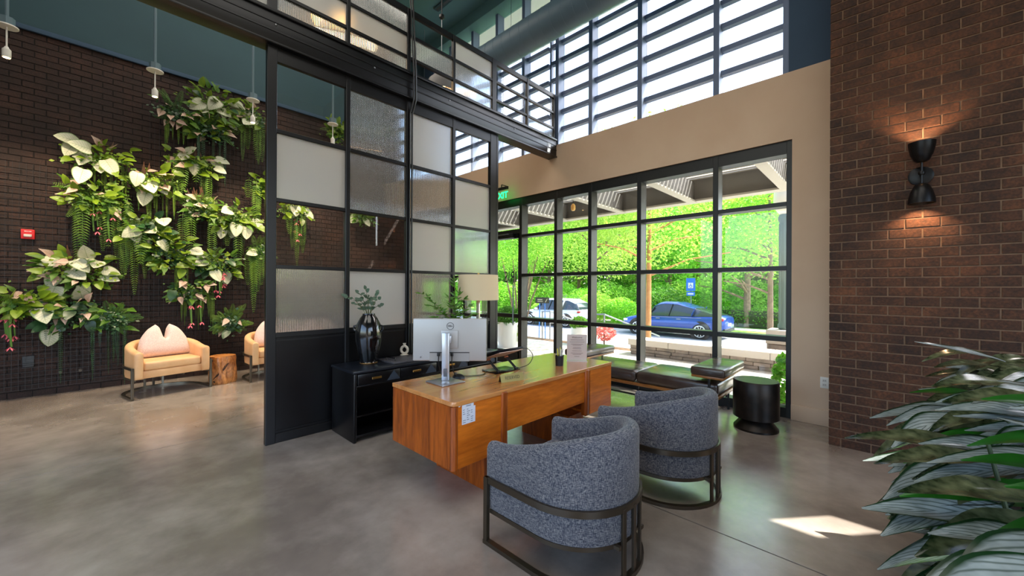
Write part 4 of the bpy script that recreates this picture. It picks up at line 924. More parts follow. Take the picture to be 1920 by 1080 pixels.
vt = thing('wall_vent', 'small square black vent low on the dark brick wall', 'vent', (-.68, YL, .45))
MB().box(-.05, .05, -.012, 0, -.075, .075).build('frame', M_plastic, vt, bevel=.003)
for k in range(5): MB().box(-.042, .042, -.018, -.01, -.06 + k * .028, -.045 + k * .028).build('slat', M_plastic, vt, smooth=False)
for x, lab in ((-.406, 'small metal hose stub on the dark brick, nearer the vent'), (-.229, 'small metal hose stub on the dark brick, nearer the peach chair')):
    t = thing('wall_stub', lab, 'wall fitting', (x, YL, .28), group='metal stubs on the brick wall')
    MB().lathe([(.02, 0), (.02, .012), (.012, .015), (.012, .05), (.016, .05), (.016, .06)], 14).build('stub', M_bronze, t).rotation_euler = (PI / 2, 0, 0)
ex_ = thing('exit_sign', 'green edge-lit EXIT sign hung above the entrance door', 'exit sign', (5.06, 5.12, 3.1))
MB().box(-.02, .02, -.16, .16, .14, .19).build('housing', M_plastic, ex_, bevel=.004)
MB().box(-.004, .004, -.155, .155, -.06, .14).build('acrylic', glass_mat('green_acrylic', (.85, 1, .9), .5), ex_, smooth=False)
text('letters', 'EXIT', .16, M('exit_green', (20, 220, 110), .4, emit=(20, 235, 110), es=3), ex_, frame_mtx((-.0055, 0, .035), (0, -1, 0), (0, 0, 1)), bold=.004)
MB().tube([(0, 0, .19), (0, 0, .24)], .01, 8).tube([(0, 0, .24), (XW - 5.06, 0, .24)], .008, 8).build('bracket', M_plastic, ex_)

# ================================================================== WALL PLANTS
random.seed(21)
L_cw = leaf_mat('caladium_white', (196, 198, 170), (224, 222, 202), .2, .5, edge=(104, 138, 66), mode='caladium', scale=8)
L_cp = leaf_mat('caladium_pink', (196, 158, 138), (226, 204, 190), .25, .5, edge=(96, 84, 52), mode='caladium', scale=8)
L_lime = leaf_mat('lime_leaf', (100, 132, 24), (150, 172, 50), .35, .4, scale=8)
L_fern = leaf_mat('fern_green', (62, 106, 24), (116, 150, 44), .3, .5, scale=6)
L_dark = leaf_mat('dark_leaf', (28, 62, 34), (58, 96, 54), .2, .35, scale=10)
L_plum = leaf_mat('plum_leaf', (62, 58, 38), (122, 76, 58), .2, .4, scale=6)
M_pinkf = M('pink_petal', (232, 110, 130), .5)
heart = lambda t: math.sin(PI * min(1, t * .91 + .09) ** .72) ** .62 if t < 1 else 0
point = lambda t: math.sin(PI * min(1, t * .96 + .04) ** .62) ** 1.1
CW = [leaf_mesh('caladium_leaf', .21, .17, L_cw, 8, dr, .12, heart, .012) for dr in (.15, .35, .55)]
CP = [leaf_mesh('pink_caladium_leaf', .15, .085, L_cp, 7, dr, .2, point, .01) for dr in (.1, .35)]
PO = [leaf_mesh('lime_leaf', .11, .072, L_lime, 5, dr, .2, heart) for dr in (.2, .5)]
GR = [leaf_mesh('green_leaf', .13, .06, L_fern, 5, dr, .2, point) for dr in (.2, .5)]
DK = [leaf_mesh('begonia_leaf', .15, .10, L_dark, 6, dr, .15, heart) for dr in (.2, .5)]
UP = [leaf_mesh('spear_leaf', .26, .055, L_plum, 7, dr, .3, point) for dr in (-.1, .15)]
def frond(name, mat, L, wid, n, droop, pw, hang=0):
    """fern frond: rachis with paired pinnae; hang>0 bends the frond over and down"""
    mb = MB(); pts = []
    for i in range(n + 1):
        t = i / n
        if hang: th = min(1, t / .28) * PI / 2; y = hang * math.sin(th) ; z = .06 * math.sin(min(1, t / .2) * PI) - max(0, t - .12) / .88 * L
        else: y = L * t * (1 - .15 * droop * t); z = .25 * L * t - droop * L * t * t
        pts.append(Vector((0, y, z)))
    for i in range(1, n):
        t = i / n; d = (pts[i + 1] - pts[i - 1]).normalized(); wl_ = wid * math.sin(PI * (.12 + .85 * t)) ** .7; sw = pw * (1 - .4 * t)
        for s in (-1, 1):
            a = pts[i]; tip = a + Vector((s * wl_, 0, 0)) + d * wl_ * .35 + Vector((0, -.1 * wl_, -.2 * wl_)); mid = a + Vector((s * wl_ * .5, 0, 0)) + d * wl_ * .14
            mb.add([a, mid + d * sw, tip, mid - d * sw], [(0, 1, 2, 3)])
    mb.tube(pts, [.0025 * (1 - .6 * i / n) for i in range(n + 1)], 3, cap=False)
    me = mb.mesh(name, fix=False, smooth=False); me.materials.append(mat); return me
FA = [frond('fern_frond', L_fern, l, .055, 20, dr, .008) for l, dr in ((.30, .15), (.38, .3), (.26, .05))]
FD = [frond('dark_fern_frond', leaf_mat('deep_fern', (48, 92, 36), (88, 130, 52), .3, .5, scale=6), l, .05, 20, dr, .008) for l, dr in ((.30, .12), (.36, .3))]
FH = [frond('hanging_frond', L_fern, l, .075, int(l * 34), 0, .011, .16) for l in (.35, .5, .7, .95)]
FS = [frond('button_fern_strand', L_fern, l, .02, int(l * 60), 0, .008, .10) for l in (.38, .5, .62)]
FT = [frond('trailing_strand', L_dark, l, .024, int(l * 44), 0, .01, .09) for l in (.4, .6, .8)]
def cactus_strand():
    mb = MB(); mb.tube([(0, 0, 0), (0, .08, .02), (0, .11, -.08), (.01, .11, -.25), (0, .1, -.45)], [.012, .014, .011, .012, .008], 6)
    return mb
CSm = cactus_strand().mesh('cactus_strand'); CSm.materials.append(M('cactus_green', (88, 130, 50), .5))
_f = MB()
for k in range(6):
    a = k * PI / 3; _f.add([(0, 0, 0), (.03 * math.cos(a - .3), .03 * math.sin(a - .3), -.025), (.045 * math.cos(a), .045 * math.sin(a), -.05), (.03 * math.cos(a + .3), .03 * math.sin(a + .3), -.025)], [(0, 1, 2, 3)])
FLm = _f.mesh('pink_flower', fix=False); FLm.materials.append(M_pinkf)
POT = MB().lathe([(.03, -.12), (.06, -.1), (.075, 0), (.07, 0), (.05, -.09)], 14, cap=False).mesh('wall_pot'); POT.materials.append(M_plastic)
def filler(t, sx, sz, n, mat):
    mb = MB(); vs = []; fs = []
    for _ in range(n):
        p = Vector((random.gauss(0, sx * .55), rnd(-.2, .0), random.gauss(-.03, sz * .6))); s = rnd(.03, .07)
        a = Vector((random.gauss(0, 1), -.4, random.gauss(-.3, .8))).normalized(); b = a.cross(Vector((rnd(-.4, .4), -1, rnd(0, .8)))).normalized(); k = len(vs)
        vs += [tuple(p), tuple(p + a * s * .5 + b * s * .3), tuple(p + a * s), tuple(p + a * s * .5 - b * s * .3)]; fs.append((k, k + 1, k + 2, k + 3))
    mb.v, mb.f = vs, fs; o = mb.build('foliage', mat, t, smooth=False, fix=False); o['kind'] = 'stuff'
def clump(label, X, z, cw=0, cp=0, po=0, gr=0, dk=0, up=0, fa=0, fd=0, fh=0, fs=0, ft=0, cs=0, sx=.22, sz=.12, lean=0, hangx=0):
    t = thing('wall_plant', label, 'hanging plant', (X, 7.86, z), group='plants on the brick wall')
    inst('pot', POT, t, (0, .0, -.02))
    filler(t, sx, sz, 170, L_dark if fd or dk > 5 else L_fern); filler(t, sx, sz, 90, L_lime if po > 9 else L_dark)
    cw, cp, po, gr, dk, fa = int(cw * 1.1), int(cp * 1.2), int(po * 1.7), int(gr * 1.9), int(dk * 1.3), int(fa * 1.3)
    sx, sz = sx * 1.1, sz * 1.45
    def spot(kx=1, kz=1): return Vector((rnd(-sx, sx) * kx + lean * .1, rnd(-.22, -.05), rnd(-sz, sz) * kz))
    def many(n, ms, nm, kx, kz, dz, sc_, ny=-1.0, dy=(-.8, -.2)):
        for _ in range(n):
            p = spot(kx, kz); a = rnd(0, 2 * PI)
            d = Vector((p.x * 3 + rnd(-.6, .6), rnd(*dy), dz + p.z * 2 + rnd(-.4, .4)))
            put_leaf(nm, random.choice(ms), t, p, d, (rnd(-.3, .3), ny, rnd(.3, 1.0)), rnd(*sc_))
    many(dk, DK, 'begonia_leaf', 1, .8, -.3, (.8, 1.2))
    many(gr, GR, 'green_leaf', 1, .9, 0, (.8, 1.4)); many(po, PO, 'lime_leaf', 1.05, 1, 0, (.8, 1.5))
    many(cp, CP, 'pink_caladium_leaf', .9, .8, -.35, (.8, 1.25), -1.3); many(cw, CW, 'caladium_leaf', .9, 1.0, -.45, (.8, 1.2), -1.6, (-.5, -.1))
    for _ in range(up): put_leaf('spear_leaf', random.choice(UP), t, (rnd(-.08, .08), -.08, .03), (rnd(-.35, .35), -.2, 1), (0, -1, .3), rnd(.8, 1.2))
    for ms, n, nm in ((FA, fa, 'fern_frond'), (FD, fd, 'dark_fern_frond')):
        for _ in range(n):
            a = rnd(-1.0, PI + 1.0); put_leaf(nm, random.choice(ms), t, (rnd(-.06, .06), -.06, rnd(-.03, .03)), (math.cos(a) * .95, -.35, math.sin(a) * .8 - .15), (0, -1, .45), rnd(.7, 1.15))
    for ms, n, nm in ((FH, fh, 'hanging_frond'), (FS, fs, 'button_fern_strand'), (FT, ft, 'trailing_strand')):
        for _ in range(n):
            q = Vector((rnd(-.9, .9), -1, 0)); put_leaf(nm, random.choice(ms), t, (hangx + rnd(-.2, .2), rnd(-.06, .0), rnd(-.12, .04)), q, (0, 0, 1), rnd(.65, 1.15))
    for _ in range(cs):
        x = hangx + rnd(-.14, .14); s = rnd(.7, 1.2); o = put_leaf('cactus_strand', CSm, t, (x, -.04, -.02), (rnd(-.3, .3), -1, 0), (0, 0, 1), s)
        inst('pink_flower', FLm, t, (x + rnd(-.02, .02), -.14 * s, -.47 * s)); inst('pink_flower', FLm, t, (x + rnd(-.05, .05), -.16 * s, -.22 * s))
C = clump
C('pink-leaved plant with button fern strands at the top left of the plant group', .735, 4.05, cp=9, fs=9, fd=5, gr=6, sx=.2)
C('white caladium and lime leaves, highest plant on the brick wall', 1.19, 4.33, cw=7, po=22, gr=12, dk=3, sx=.26, sz=.2)
C('white caladium with long fern falls beside the black screen post, topmost', 1.72, 4.30, cw=6, cp=4, po=8, fh=9, fa=4, sx=.16)
C('dark fern with lime leaves hanging below the highest plant', 1.12, 3.93, fd=12, cp=7, po=8, fa=6, ft=8, gr=8, sx=.24)
C('big white caladium with dark upright spears, upper left of the plant group', -.04, 3.17, cw=8, cp=3, po=14, up=4, fs=8, sx=.26, sz=.14, hangx=.12)
C('cream caladium and yellow foliage with strands, middle of the upper left', .44, 2.98, cw=4, cp=7, po=14, fs=10, up=2, sx=.26, sz=.12, hangx=.05)
C('white and pink caladium above a long bright fern fall, centre top', .96, 3.36, cw=6, cp=6, po=10, fh=9, up=3, sx=.26, sz=.12, hangx=-.05)
C('pink-flowered trailing plant with broad fern fall at the far left', -.1, 2.63, cp=9, po=18, gr=10, fa=5, fh=10, cs=4, sx=.24, sz=.16, hangx=.08)
C('white caladium over wide drooping ferns in the middle of the wall', .39, 2.26, cw=6, dk=6, po=8, fh=10, fa=9, gr=10, sx=.26, sz=.16, hangx=-.02)
C('white caladium and green foliage beside the screen post, mid height', 1.48, 2.58, cw=8, po=14, gr=12, fa=7, fh=3, ft=5, sx=.28, sz=.15)
C('dark plum spears over green fern fronds, right of centre', 1.02, 2.66, up=8, cp=6, fa=12, fh=5, gr=8, sx=.18)
C('large white caladium group, left side above the vent', -.24, 1.64, cw=10, cp=6, po=12, up=4, gr=8, sx=.30, sz=.15)
C('lime pothos with trailing pink flowers at the left edge', -.74, 1.22, po=30, cp=8, cw=1, fa=6, cs=5, gr=12, sx=.28, sz=.12, hangx=-.1)
C('dark begonia with dusty pink leaves, low on the left', -.33, 1.08, dk=10, cp=8, cw=2, gr=6, ft=3, sx=.2, sz=.16)
C('feathery fern with long dark trailers above the floor, lowest left', .07, 1.0, fd=16, fa=10, ft=12, gr=6, sx=.16)
C('white caladium over pink-flowered strands near the screen post', 1.22, 1.82, cw=6, dk=6, po=10, cs=5, fa=4, gr=8, sx=.24, sz=.13)
C('pink caladium with long button fern strands above the peach chair', .91, 1.38, cp=11, dk=4, fs=12, cs=3, gr=8, sx=.2, hangx=.08)
C('bushy fern cluster low above the log table', 1.42, .86, fa=18, fd=8, cp=3, dk=3, sx=.15)
C('long bright fern fall half behind the black screen post', 1.84, 2.06, fh=12, fa=8, cw=1, sx=.1)
C('round green leaves with dark begonia in the middle of the wall', .68, 1.92, po=20, dk=6, gr=14, fs=6, sx=.24, sz=.16)
C('caladium with pink flowers seen through the clear lower-left pane', 2.37, 2.85, cw=5, po=10, fh=6, cs=4, sx=.2)
C('upright green fern seen through the clear top-left pane', 3.12, 4.47, po=16, fa=8, gr=10, sx=.14)
C('pale fern seen faintly through the second clear pane', 3.68, 2.9, fa=12, cw=2, gr=10, sx=.2)
C('long fern fall beside the screen post, upper right of the plant group', 1.88, 3.2, fh=9, po=12, sx=.14)
# black wire mesh that carries the plants
mb = MB(); xx = -1.2
nv_, nh_ = int(4.6 / .055), int(2.9 / .055)
for i in range(nv_): x = -1.2 + i * .055; mb.box(x, x + .003, 7.935, 7.938, .1, 3.0 if x < .4 else 4.2)
for j in range(nh_): z = .1 + j * .055; mb.box(-1.2, 3.4, 7.931, 7.934, z, z + .003)
tag(mb.build('plant_mesh_grid', M_plastic, None, smooth=False), 'fine black wire grid fixed over the dark brick behind the plants', 'wire mesh', kind='stuff')

# ================================================================== FOREGROUND PLANT
random.seed(5)
A_s = leaf_mat('aglaonema_silver', (112, 124, 122), (178, 188, 186), .1, .22, edge=(22, 52, 26), mode='stripe', scale=9)
A_d = leaf_mat('aglaonema_dark', (16, 36, 14), (112, 118, 84), .12, .16, scale=15)
A_g = leaf_mat('aglaonema_green', (22, 76, 18), (40, 112, 28), .3, .28, scale=6)
agp = lambda t: math.sin(PI * min(1, t * .985 + .015) ** .72) ** .95
AL = [leaf_mesh('aglaonema_leaf', .40, .135, m_, 12, dr, .22, agp, .006, 6) for m_, dr in ((A_s, .25), (A_s, .5), (A_d, .3), (A_d, .6), (A_s, .05))] + [leaf_mesh('aglaonema_leaf', .3, .09, A_g, 12, .3, .22, agp, .004, 6)]
ag = thing('aglaonema_plant', 'large silver-striped evergreen leaves filling the lower right foreground', 'potted plant', (2.30, -.47, 0))
mb = MB().box(-1.05, 1.05, -.3, .3, 0, .38); mb.build('trough', M('dark_trough', (44, 42, 42), .6), ag, bevel=.01)
MB().box(-1.02, 1.02, -.27, .27, .37, .39).build('soil', M('soil', (40, 30, 24), .95, c2=(58, 44, 34), scale=30), ag, smooth=False)
lft = Vector((-.69, .72, 0))
for i in range(20):
    x = -.98 + i * .1; y = rnd(-.18, .18); MB().tube([(x, y, .38), (x + rnd(-.05, .05), y + rnd(-.02, .08), .65), (x + rnd(-.08, .08), y + rnd(0, .12), rnd(.85, 1.02))], [.008, .007, .005], 10).build('stem', M('green_stem', (40, 62, 28), .5), ag)
for lay in range(11):
    z = .33 + lay * .076
    for k in range(21):
        x = -1.0 + k * .098 + rnd(-.05, .05); front = .20 + .06 * math.sin(lay * 1.3 + k)
        y = rnd(-.12, .12) + (.1 if lay < 8 else .02)
        d = lft * rnd(.75, 1.1) + Vector((rnd(-.35, .35), rnd(-.1, .35), rnd(-.35, .15) + (.25 if lay > 8 else 0)))
        s = rnd(.75, 1.1) * (1.0 if lay < 8 else .85)
        if x < -.75 and lay > 8: continue
        put_leaf('leaf', random.choice(AL if random.random() < .92 else AL[-1:]), ag, (x, y, z), d, (rnd(-.35, .1), rnd(-.35, .1), 1), s)

# ================================================================== OUTSIDE
random.seed(33)
M_pave = M('pale_paving', (196, 190, 182), .85, c2=(210, 205, 197), scale=3)
M_asph = M('asphalt', (128, 130, 136), .9, c2=(142, 143, 148), scale=8)
M_grass = M('lawn', (96, 138, 44), .95, c2=(132, 168, 62), scale=5)
M_mulch = M('mulch', (96, 72, 54), .95, c2=(122, 94, 70), scale=14)
pt = thing('patio', 'pale square pavers outside the window', 'patio', kind='structure')
MB().box(5.44, 9.0, -6, 14, -.3, -.05).build('patio_base', M_mulch, pt, smooth=False)
pm = MB().box(0, .994, 0, .994, -.06, -.02).mesh('paver', bevel=.004, seg=1); pm.materials.append(M_pave)
for i in range(3):
    for j in range(16): inst('paver', pm, pt, (5.44 + i, -4 + j, 0))
gr_ = thing('street_ground', 'road, verge and lawn beyond the patio', 'ground', kind='structure')
MB().add([(8.9, -12, -.06), (8.9, 40, -.06), (12.0, 40, -.86), (12.0, -12, -.86), (8.9, -12, -1.4), (8.9, 40, -1.4), (12, 40, -1.4), (12, -12, -1.4)], [(0, 1, 2, 3), (4, 7, 6, 5), (0, 4, 5, 1), (2, 6, 7, 3), (1, 5, 6, 2), (0, 3, 7, 4)]).build('planted_slope', M_pave, gr_, smooth=False)
MB().box(12.0, 21.6, -40, 70, -1.4, -.86).build('road', M_asph, gr_, smooth=False)
MB().box(12.0, 12.25, -40, 70, -1.0, -.72).build('kerb', M_pave, gr_, smooth=False); MB().box(21.5, 21.75, -40, 70, -1.0, -.7).build('kerb', M_pave, gr_, smooth=False)
for x in (16.4, 16.65): MB().box(x, x + .11, -40, 70, -.86, -.855).build('yellow_line', M('road_yellow', (226, 178, 70), .8), gr_, smooth=False)
MB().box(21.75, 90, -60, 110, -1.4, -.72).build('lawn', M_grass, gr_, smooth=False)
MB().box(22.9, 24.1, -40, 70, -.74, -.7).build('footpath', M_pave, gr_, smooth=False)
# seat wall of stones with cap slabs
rw = thing('stone_seat_wall', 'low grey-brown stone retaining wall with pale cap slabs beyond the patio', 'stone wall', (0, 0, 0))
M_stone = M('wall_stone', (126, 116, 108), .9, c2=(160, 146, 134), scale=5, bump=.4, bscale=18)
MB().box(8.14, 8.42, -3.9, 4.1, -.3, .19).build('core', M('stone_core', (86, 78, 72), .95), rw, smooth=False)
for c_ in range(3):
    y = -3.9 - (c_ % 2) * .15
    while y < 4.08:
        wd = rnd(.26, .44); a = max(y, -3.9); b = min(y + wd, 4.1)
        if b - a > .05: MB().box(8.1 + rnd(-.012, .012), 8.2, a + .004, b - .004, -.02 + c_ * .07, .045 + c_ * .07).build('stone', M_stone, rw, bevel=.006, seg=1)
        y += wd
for k in range(9): MB().box(8.02, 8.50, -3.9 + k * .89 + .003, -3.9 + (k + 1) * .89 - .003, .195, .33).build('cap_slab', M('cap_stone', (186, 178, 168), .85), rw, bevel=.008, seg=1)
# canopy
cn = thing('entrance_canopy', 'grey steel canopy with slatted top outside the window', 'canopy', kind='structure')
M_can = M('canopy_grey', (112, 111, 108), .7, c2=(122, 120, 116), scale=2); M_canl = M('canopy_light', (176, 172, 162), .7)
MB().box(8.2, 8.3, -3.2, 9.5, 3.2, 3.78).build('fascia', M_can, cn, smooth=False); MB().box(8.12, 8.36, -3.2, 9.5, 3.18, 3.215).build('fascia_flange', M_canl, cn, smooth=False)
for y in (-2.0, -.4, 1.22, 2.78, 4.34, 5.9, 7.46, 9.0):
    MB().box(5.45, 8.2, y, y + .05, 3.2, 3.58).build('rafter', M_can, cn, smooth=False); MB().box(5.45, 8.2, y - .05, y + .10, 3.17, 3.2).build('rafter_flange', M_canl, cn, smooth=False)
for k in range(19):
    x = 5.5 + k * .145; MB().add([(x, -3.2, 3.6), (x + .16, -3.2, 3.72), (x + .16, 9.5, 3.72), (x, 9.5, 3.6), (x, -3.2, 3.62), (x + .16, -3.2, 3.74), (x + .16, 9.5, 3.74), (x, 9.5, 3.62)], [(3, 2, 1, 0), (4, 5, 6, 7), (0, 1, 5, 4), (1, 2, 6, 5), (2, 3, 7, 6), (3, 0, 4, 7)]).build('slat', M_canl, cn, smooth=False)
cl_ = thing('canopy_lamp', 'small amber lamp hanging under the outdoor canopy', 'pendant lamp', (6.6, 4.6, 3.02))
MB().lathe([(.03, 0), (.045, .03), (.045, .1), (.02, .14)], 14).build('lamp_glass', M('amber_glass', (230, 180, 100), .3), cl_); MB().tube([(0, 0, .14), (0, 0, .60)], .006, 6).build('cord', M_plastic, cl_)
# ---- foliage builders
T_g = [leaf_mat('tree_leaf_%d' % i, a, b, .5, .6, scale=.6) for i, (a, b) in enumerate((((124, 190, 46), (162, 212, 76)), ((100, 170, 46), (144, 200, 72)), ((150, 202, 66), (194, 224, 104)), ((86, 148, 50), (124, 178, 68))))]
T_red = leaf_mat('red_leaf', (220, 110, 104), (240, 176, 168), .5, .5)
M_bark = M('tree_bark', (112, 92, 74), .9, c2=(136, 114, 92), scale=9); M_tan = M('tan_bark', (176, 124, 78), .85, c2=(192, 140, 92), scale=9)
def blob(name, mat, parent, cs, n, size, flat=.8):
    """leaf cluster: n small bent leaves scattered near the surface of ellipsoids cs=(x,y,z,rx,ry,rz)"""
    mb = MB(); tot = sum(c[3] * c[4] for c in cs); vs = []; fs = []
    for c in cs:
        for _ in range(int(n * c[3] * c[4] / tot)):
            v = Vector((random.gauss(0, 1), random.gauss(0, 1), random.gauss(0, 1))).normalized() * (rnd(.35, 1) ** .5)
            p = Vector((c[0] + v.x * c[3], c[1] + v.y * c[4], c[2] + v.z * c[5])); s = size * rnd(.6, 1.3)
            a = Vector((random.gauss(0, 1), random.gauss(0, 1), random.gauss(0, .6))).normalized(); b = a.orthogonal().normalized(); b.rotate(Matrix.Rotation(rnd(0, 6.28), 3, a)); k = len(vs)
            vs += [tuple(p - a * s * .5), tuple(p + b * s * .3 + a.cross(b) * s * .08), tuple(p + a * s * .5), tuple(p - b * s * .3 + a.cross(b) * s * .08)]; fs.append((k, k + 1, k + 2, k + 3))
    mb.v, mb.f = vs, fs; o = mb.build(name, mat, parent, smooth=False, fix=False); return o
def tree(name, label, x, y, z0, h, r, mi, n, size, trunk=.14, bark=None, low=.35, branches=6, group='trees across the street'):
    t = thing(name, label, 'tree', (x, y, z0), group=group)
    MB().tube([(0, 0, -.1), (rnd(-.05, .05), rnd(-.05, .05), h * .4), (rnd(-.1, .1), rnd(-.1, .1), h * .85)], [trunk, trunk * .75, trunk * .25], 10).build('trunk', bark or M_bark, t)
    for k in range(branches):
        a = rnd(0, 2 * PI); zb = h * rnd(low * .6, .7); l = r * rnd(.5, .9); MB().tube([(0, 0, zb), (l * .5 * math.cos(a), l * .5 * math.sin(a), zb + l * .22), (l * math.cos(a), l * math.sin(a), zb + l * .3)], [trunk * .4, trunk * .25, .015], 6).build('branch', bark or M_bark, t)
    cs = [(0, 0, h * .68, r, r, h * .33)] + [(r * .55 * math.cos(a), r * .55 * math.sin(a), h * rnd(low + .1, .8), r * .55, r * .55, h * .18) for a in [rnd(0, 6.28) for _ in range(5)]]
    blob('crown', T_g[mi], t, cs, n, size); return t
def px_az(px): return math.radians(43.74) - math.atan((px - 960) / 730)
nm = ['at the far left behind the entrance door', 'left of the white car', 'directly above the white car', 'just right of the white car', 'between the two parked cars', 'behind the front of the blue car', 'behind the blue car roof', 'behind the tail of the blue car', 'behind the hedge', 'right of the hedge by the lamp post', 'furthest right behind the brick pier']
for i, (px, rg_, h, r, mi) in enumerate(((905, 36, 10, 5, 1), (965, 38, 11, 5, 2), (1030, 37, 10, 4.5, 0), (1085, 41, 11, 5, 3), (1140, 34, 9.5, 4.2, 2), (1195, 38, 11, 5, 0), (1255, 35, 10, 4.5, 1), (1310, 40, 12, 5, 2), (1440, 33, 9, 4, 1), (1500, 34, 10, 4.5, 2), (1600, 32, 10, 4.5, 0))):
    a = px_az(px); tree('leafy_tree', 'bright green tree %s' % nm[i], rg_ * math.cos(a), rg_ * math.sin(a), -.72, h, r, mi, 12000, .23, .2)
for i, px in enumerate((880, 960, 1050, 1130, 1210, 1290, 1370, 1450, 1540, 1640)):
    a = px_az(px); o = thing('woodland_edge', 'dense woodland edge, clump %s from the left' % ['first', 'second', 'third', 'fourth', 'fifth', 'sixth', 'seventh', 'eighth', 'ninth', 'tenth'][i], 'tree', (50 * math.cos(a), 50 * math.sin(a), -.72), group='woodland behind the street')
    blob('crown', T_g[i % 4], o, [(0, 0, 3.5, 5, 5, 4.2), (0, 0, 9, 4.5, 4.5, 4)], 8000, .5); MB().tube([(0, 0, 0), (0, 0, 8)], [.3, .1], 8).build('trunk', M_bark, o)
tree('street_tree', 'tree with bare lower branches standing behind the clipped hedge', 25.0, 5.6, -.72, 8.5, 3.6, 0, 11000, .22, .2, branches=12, low=.3, group='street trees')
tree('street_tree', 'young tan-trunked tree just beyond the seat wall', 10.6, 4.82, -.45, 6.6, 2.3, 2, 14000, .10, .085, M_tan, .5, 8, 'street trees')
tree('street_tree', 'bright leafy tree near the lamp post on the right', 14.5, 2.6, -.8, 7.0, 2.6, 0, 14000, .11, .1, M_bark, .48, 8, 'street trees')
tree('street_tree', 'bright leafy tree left of the tan trunk', 13.5, 8.4, -.8, 7.0, 2.8, 2, 14000, .11, .1, M_bark, .48, 8, 'street trees')
# multi-stemmed tree by the entrance
cm = thing('multi_stem_tree', 'multi-stemmed tree with slim fanning trunks near the entrance', 'tree', (13.2, 12.2, -.8), group='street trees')
for k in range(14):
    a = rnd(0, 6.28); s = rnd(.5, 1.5); MB().tube([(.2 * math.cos(a), .2 * math.sin(a), 0), (.5 * s * math.cos(a), .5 * s * math.sin(a), 1.6), (1.2 * s * math.cos(a), 1.2 * s * math.sin(a), 3.6)], [.05, .04, .02], 6).build('trunk', M_bark, cm)
blob('crown', T_g[0], cm, [(0, 0, 5.0, 2.6, 2.6, 2.2)], 12000, .11)
# hedge and shrubs
hd = thing('clipped_hedge', 'clipped green hedge beyond the footpath behind the blue car', 'hedge', (25.2, 3.0, -.72)); blob('foliage', T_g[3], hd, [(0, y, .62, .6, 1.0, .62) for y in (-4, -2.6, -1.2, .2, 1.6, 3.0, 4.2)], 6500, .14)
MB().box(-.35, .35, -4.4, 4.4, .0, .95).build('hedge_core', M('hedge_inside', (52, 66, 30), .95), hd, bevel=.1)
for i, (px, rg_, r, mi, lab) in enumerate(((1118, 27, 1.3, 2, 'rounded yellow-green shrub left of the handrail'), (1165, 26, 1.1, 0, 'rounded lime shrub in front of the blue car bonnet'), (1095, 29, 1.5, 0, 'tall rounded shrub behind the white car'), (1020, 27, .9, 2, 'low lime shrub by the white car bonnet'), (1245, 29, 1.6, 3, 'dark green shrub behind the blue car cabin'))):
    a = px_az(px); s = thing('shrub', lab, 'shrub', (rg_ * math.cos(a), rg_ * math.sin(a), -.75), group='shrubs along the street'); blob('foliage', T_g[mi], s, [(0, 0, r * .7, r, r, r * .8)], 3600, .14)
    MB().tube([(0, 0, 0), (0, 0, r * .6)], [.06, .03], 6).build('stem', M_bark, s)
for i, (px, lab) in enumerate(((930, 'leftmost of the lime bushes under the far trees'), (985, 'lime bush under the far trees, left of the white car roof'), (1045, 'lime bush under the far trees above the white car'), (1135, 'lime bush under the far trees left of the tan trunk'), (1215, 'lime bush under the far trees behind the tan trunk'), (1275, 'lime bush under the far trees beside the parking sign'), (1345, 'lime bush under the far trees right of the parking sign'), (1420, 'lime bush under the far trees behind the hedge'), (1500, 'rightmost of the lime bushes under the far trees'))):
    a = px_az(px); s = thing('undergrowth_bush', lab, 'shrub', (31 * math.cos(a), 31 * math.sin(a), -.75), group='undergrowth below the far trees'); blob('foliage', T_g[2 if i % 2 else 0], s, [(0, 0, 1.3, 2.0, 2.0, 1.5)], 4200, .18); MB().tube([(0, 0, 0), (0, 0, 1.2)], [.06, .03], 6).build('stem', M_bark, s)
rb = thing('red_shrub', 'small red-leaved shrub in a pale planter beside the handrail', 'shrub', (8.9, 5.22, -.05)); blob('foliage', T_red, rb, [(0, 0, .34, .30, .30, .2)], 420, .09); MB().tube([(0, 0, .0), (0, 0, .3)], .02, 6).build('stem', M_bark, rb)
ws_ = thing('window_shrub', 'leafy green shrub against the glass beside the drum table', 'shrub', (5.80, .90, -.03)); blob('foliage', T_g[1], ws_, [(0, 0, .34, .14, .12, .34)], 600, .075); MB().tube([(0, 0, .0), (0, 0, .3)], .02, 6).build('stem', M_bark, ws_)
# planters
def planter(label, x, y, r, h, n, fl, trail):
    p = thing('white_planter', label, 'planter', (x, y, -.02), group='white round planters outside'); MB().lathe([(r * .7, 0), (r * .92, h * .35), (r, h * .8), (r * .97, h), (r * .88, h), (r * .86, h * .85)], 32, cap=False).build('pot', M('white_glaze', (226, 224, 218), .4), p)
    MB().lathe([(r * .87, h * .86), (0, h * .88)], 24, cap=False).build('soil', MATS['soil'], p)
    blob('foliage', T_g[fl], p, [(0, 0, h * 1.15, r * 1.1, r * 1.1, r * .9)], n * 2, .075)
    if trail: blob('trailing_leaves', T_g[2], p, [(r * .1, -r * .95, h * .65, .07, .07, .26)], 260, .07)
planter('large white planter with silvery foliage and lime trailers by the door', 6.95, 6.75, .33, .62, 900, 3, True)
planter('white planter with a leafy plant behind the menu stand', 8.6, 5.78, .22, .45, 700, 1, False)
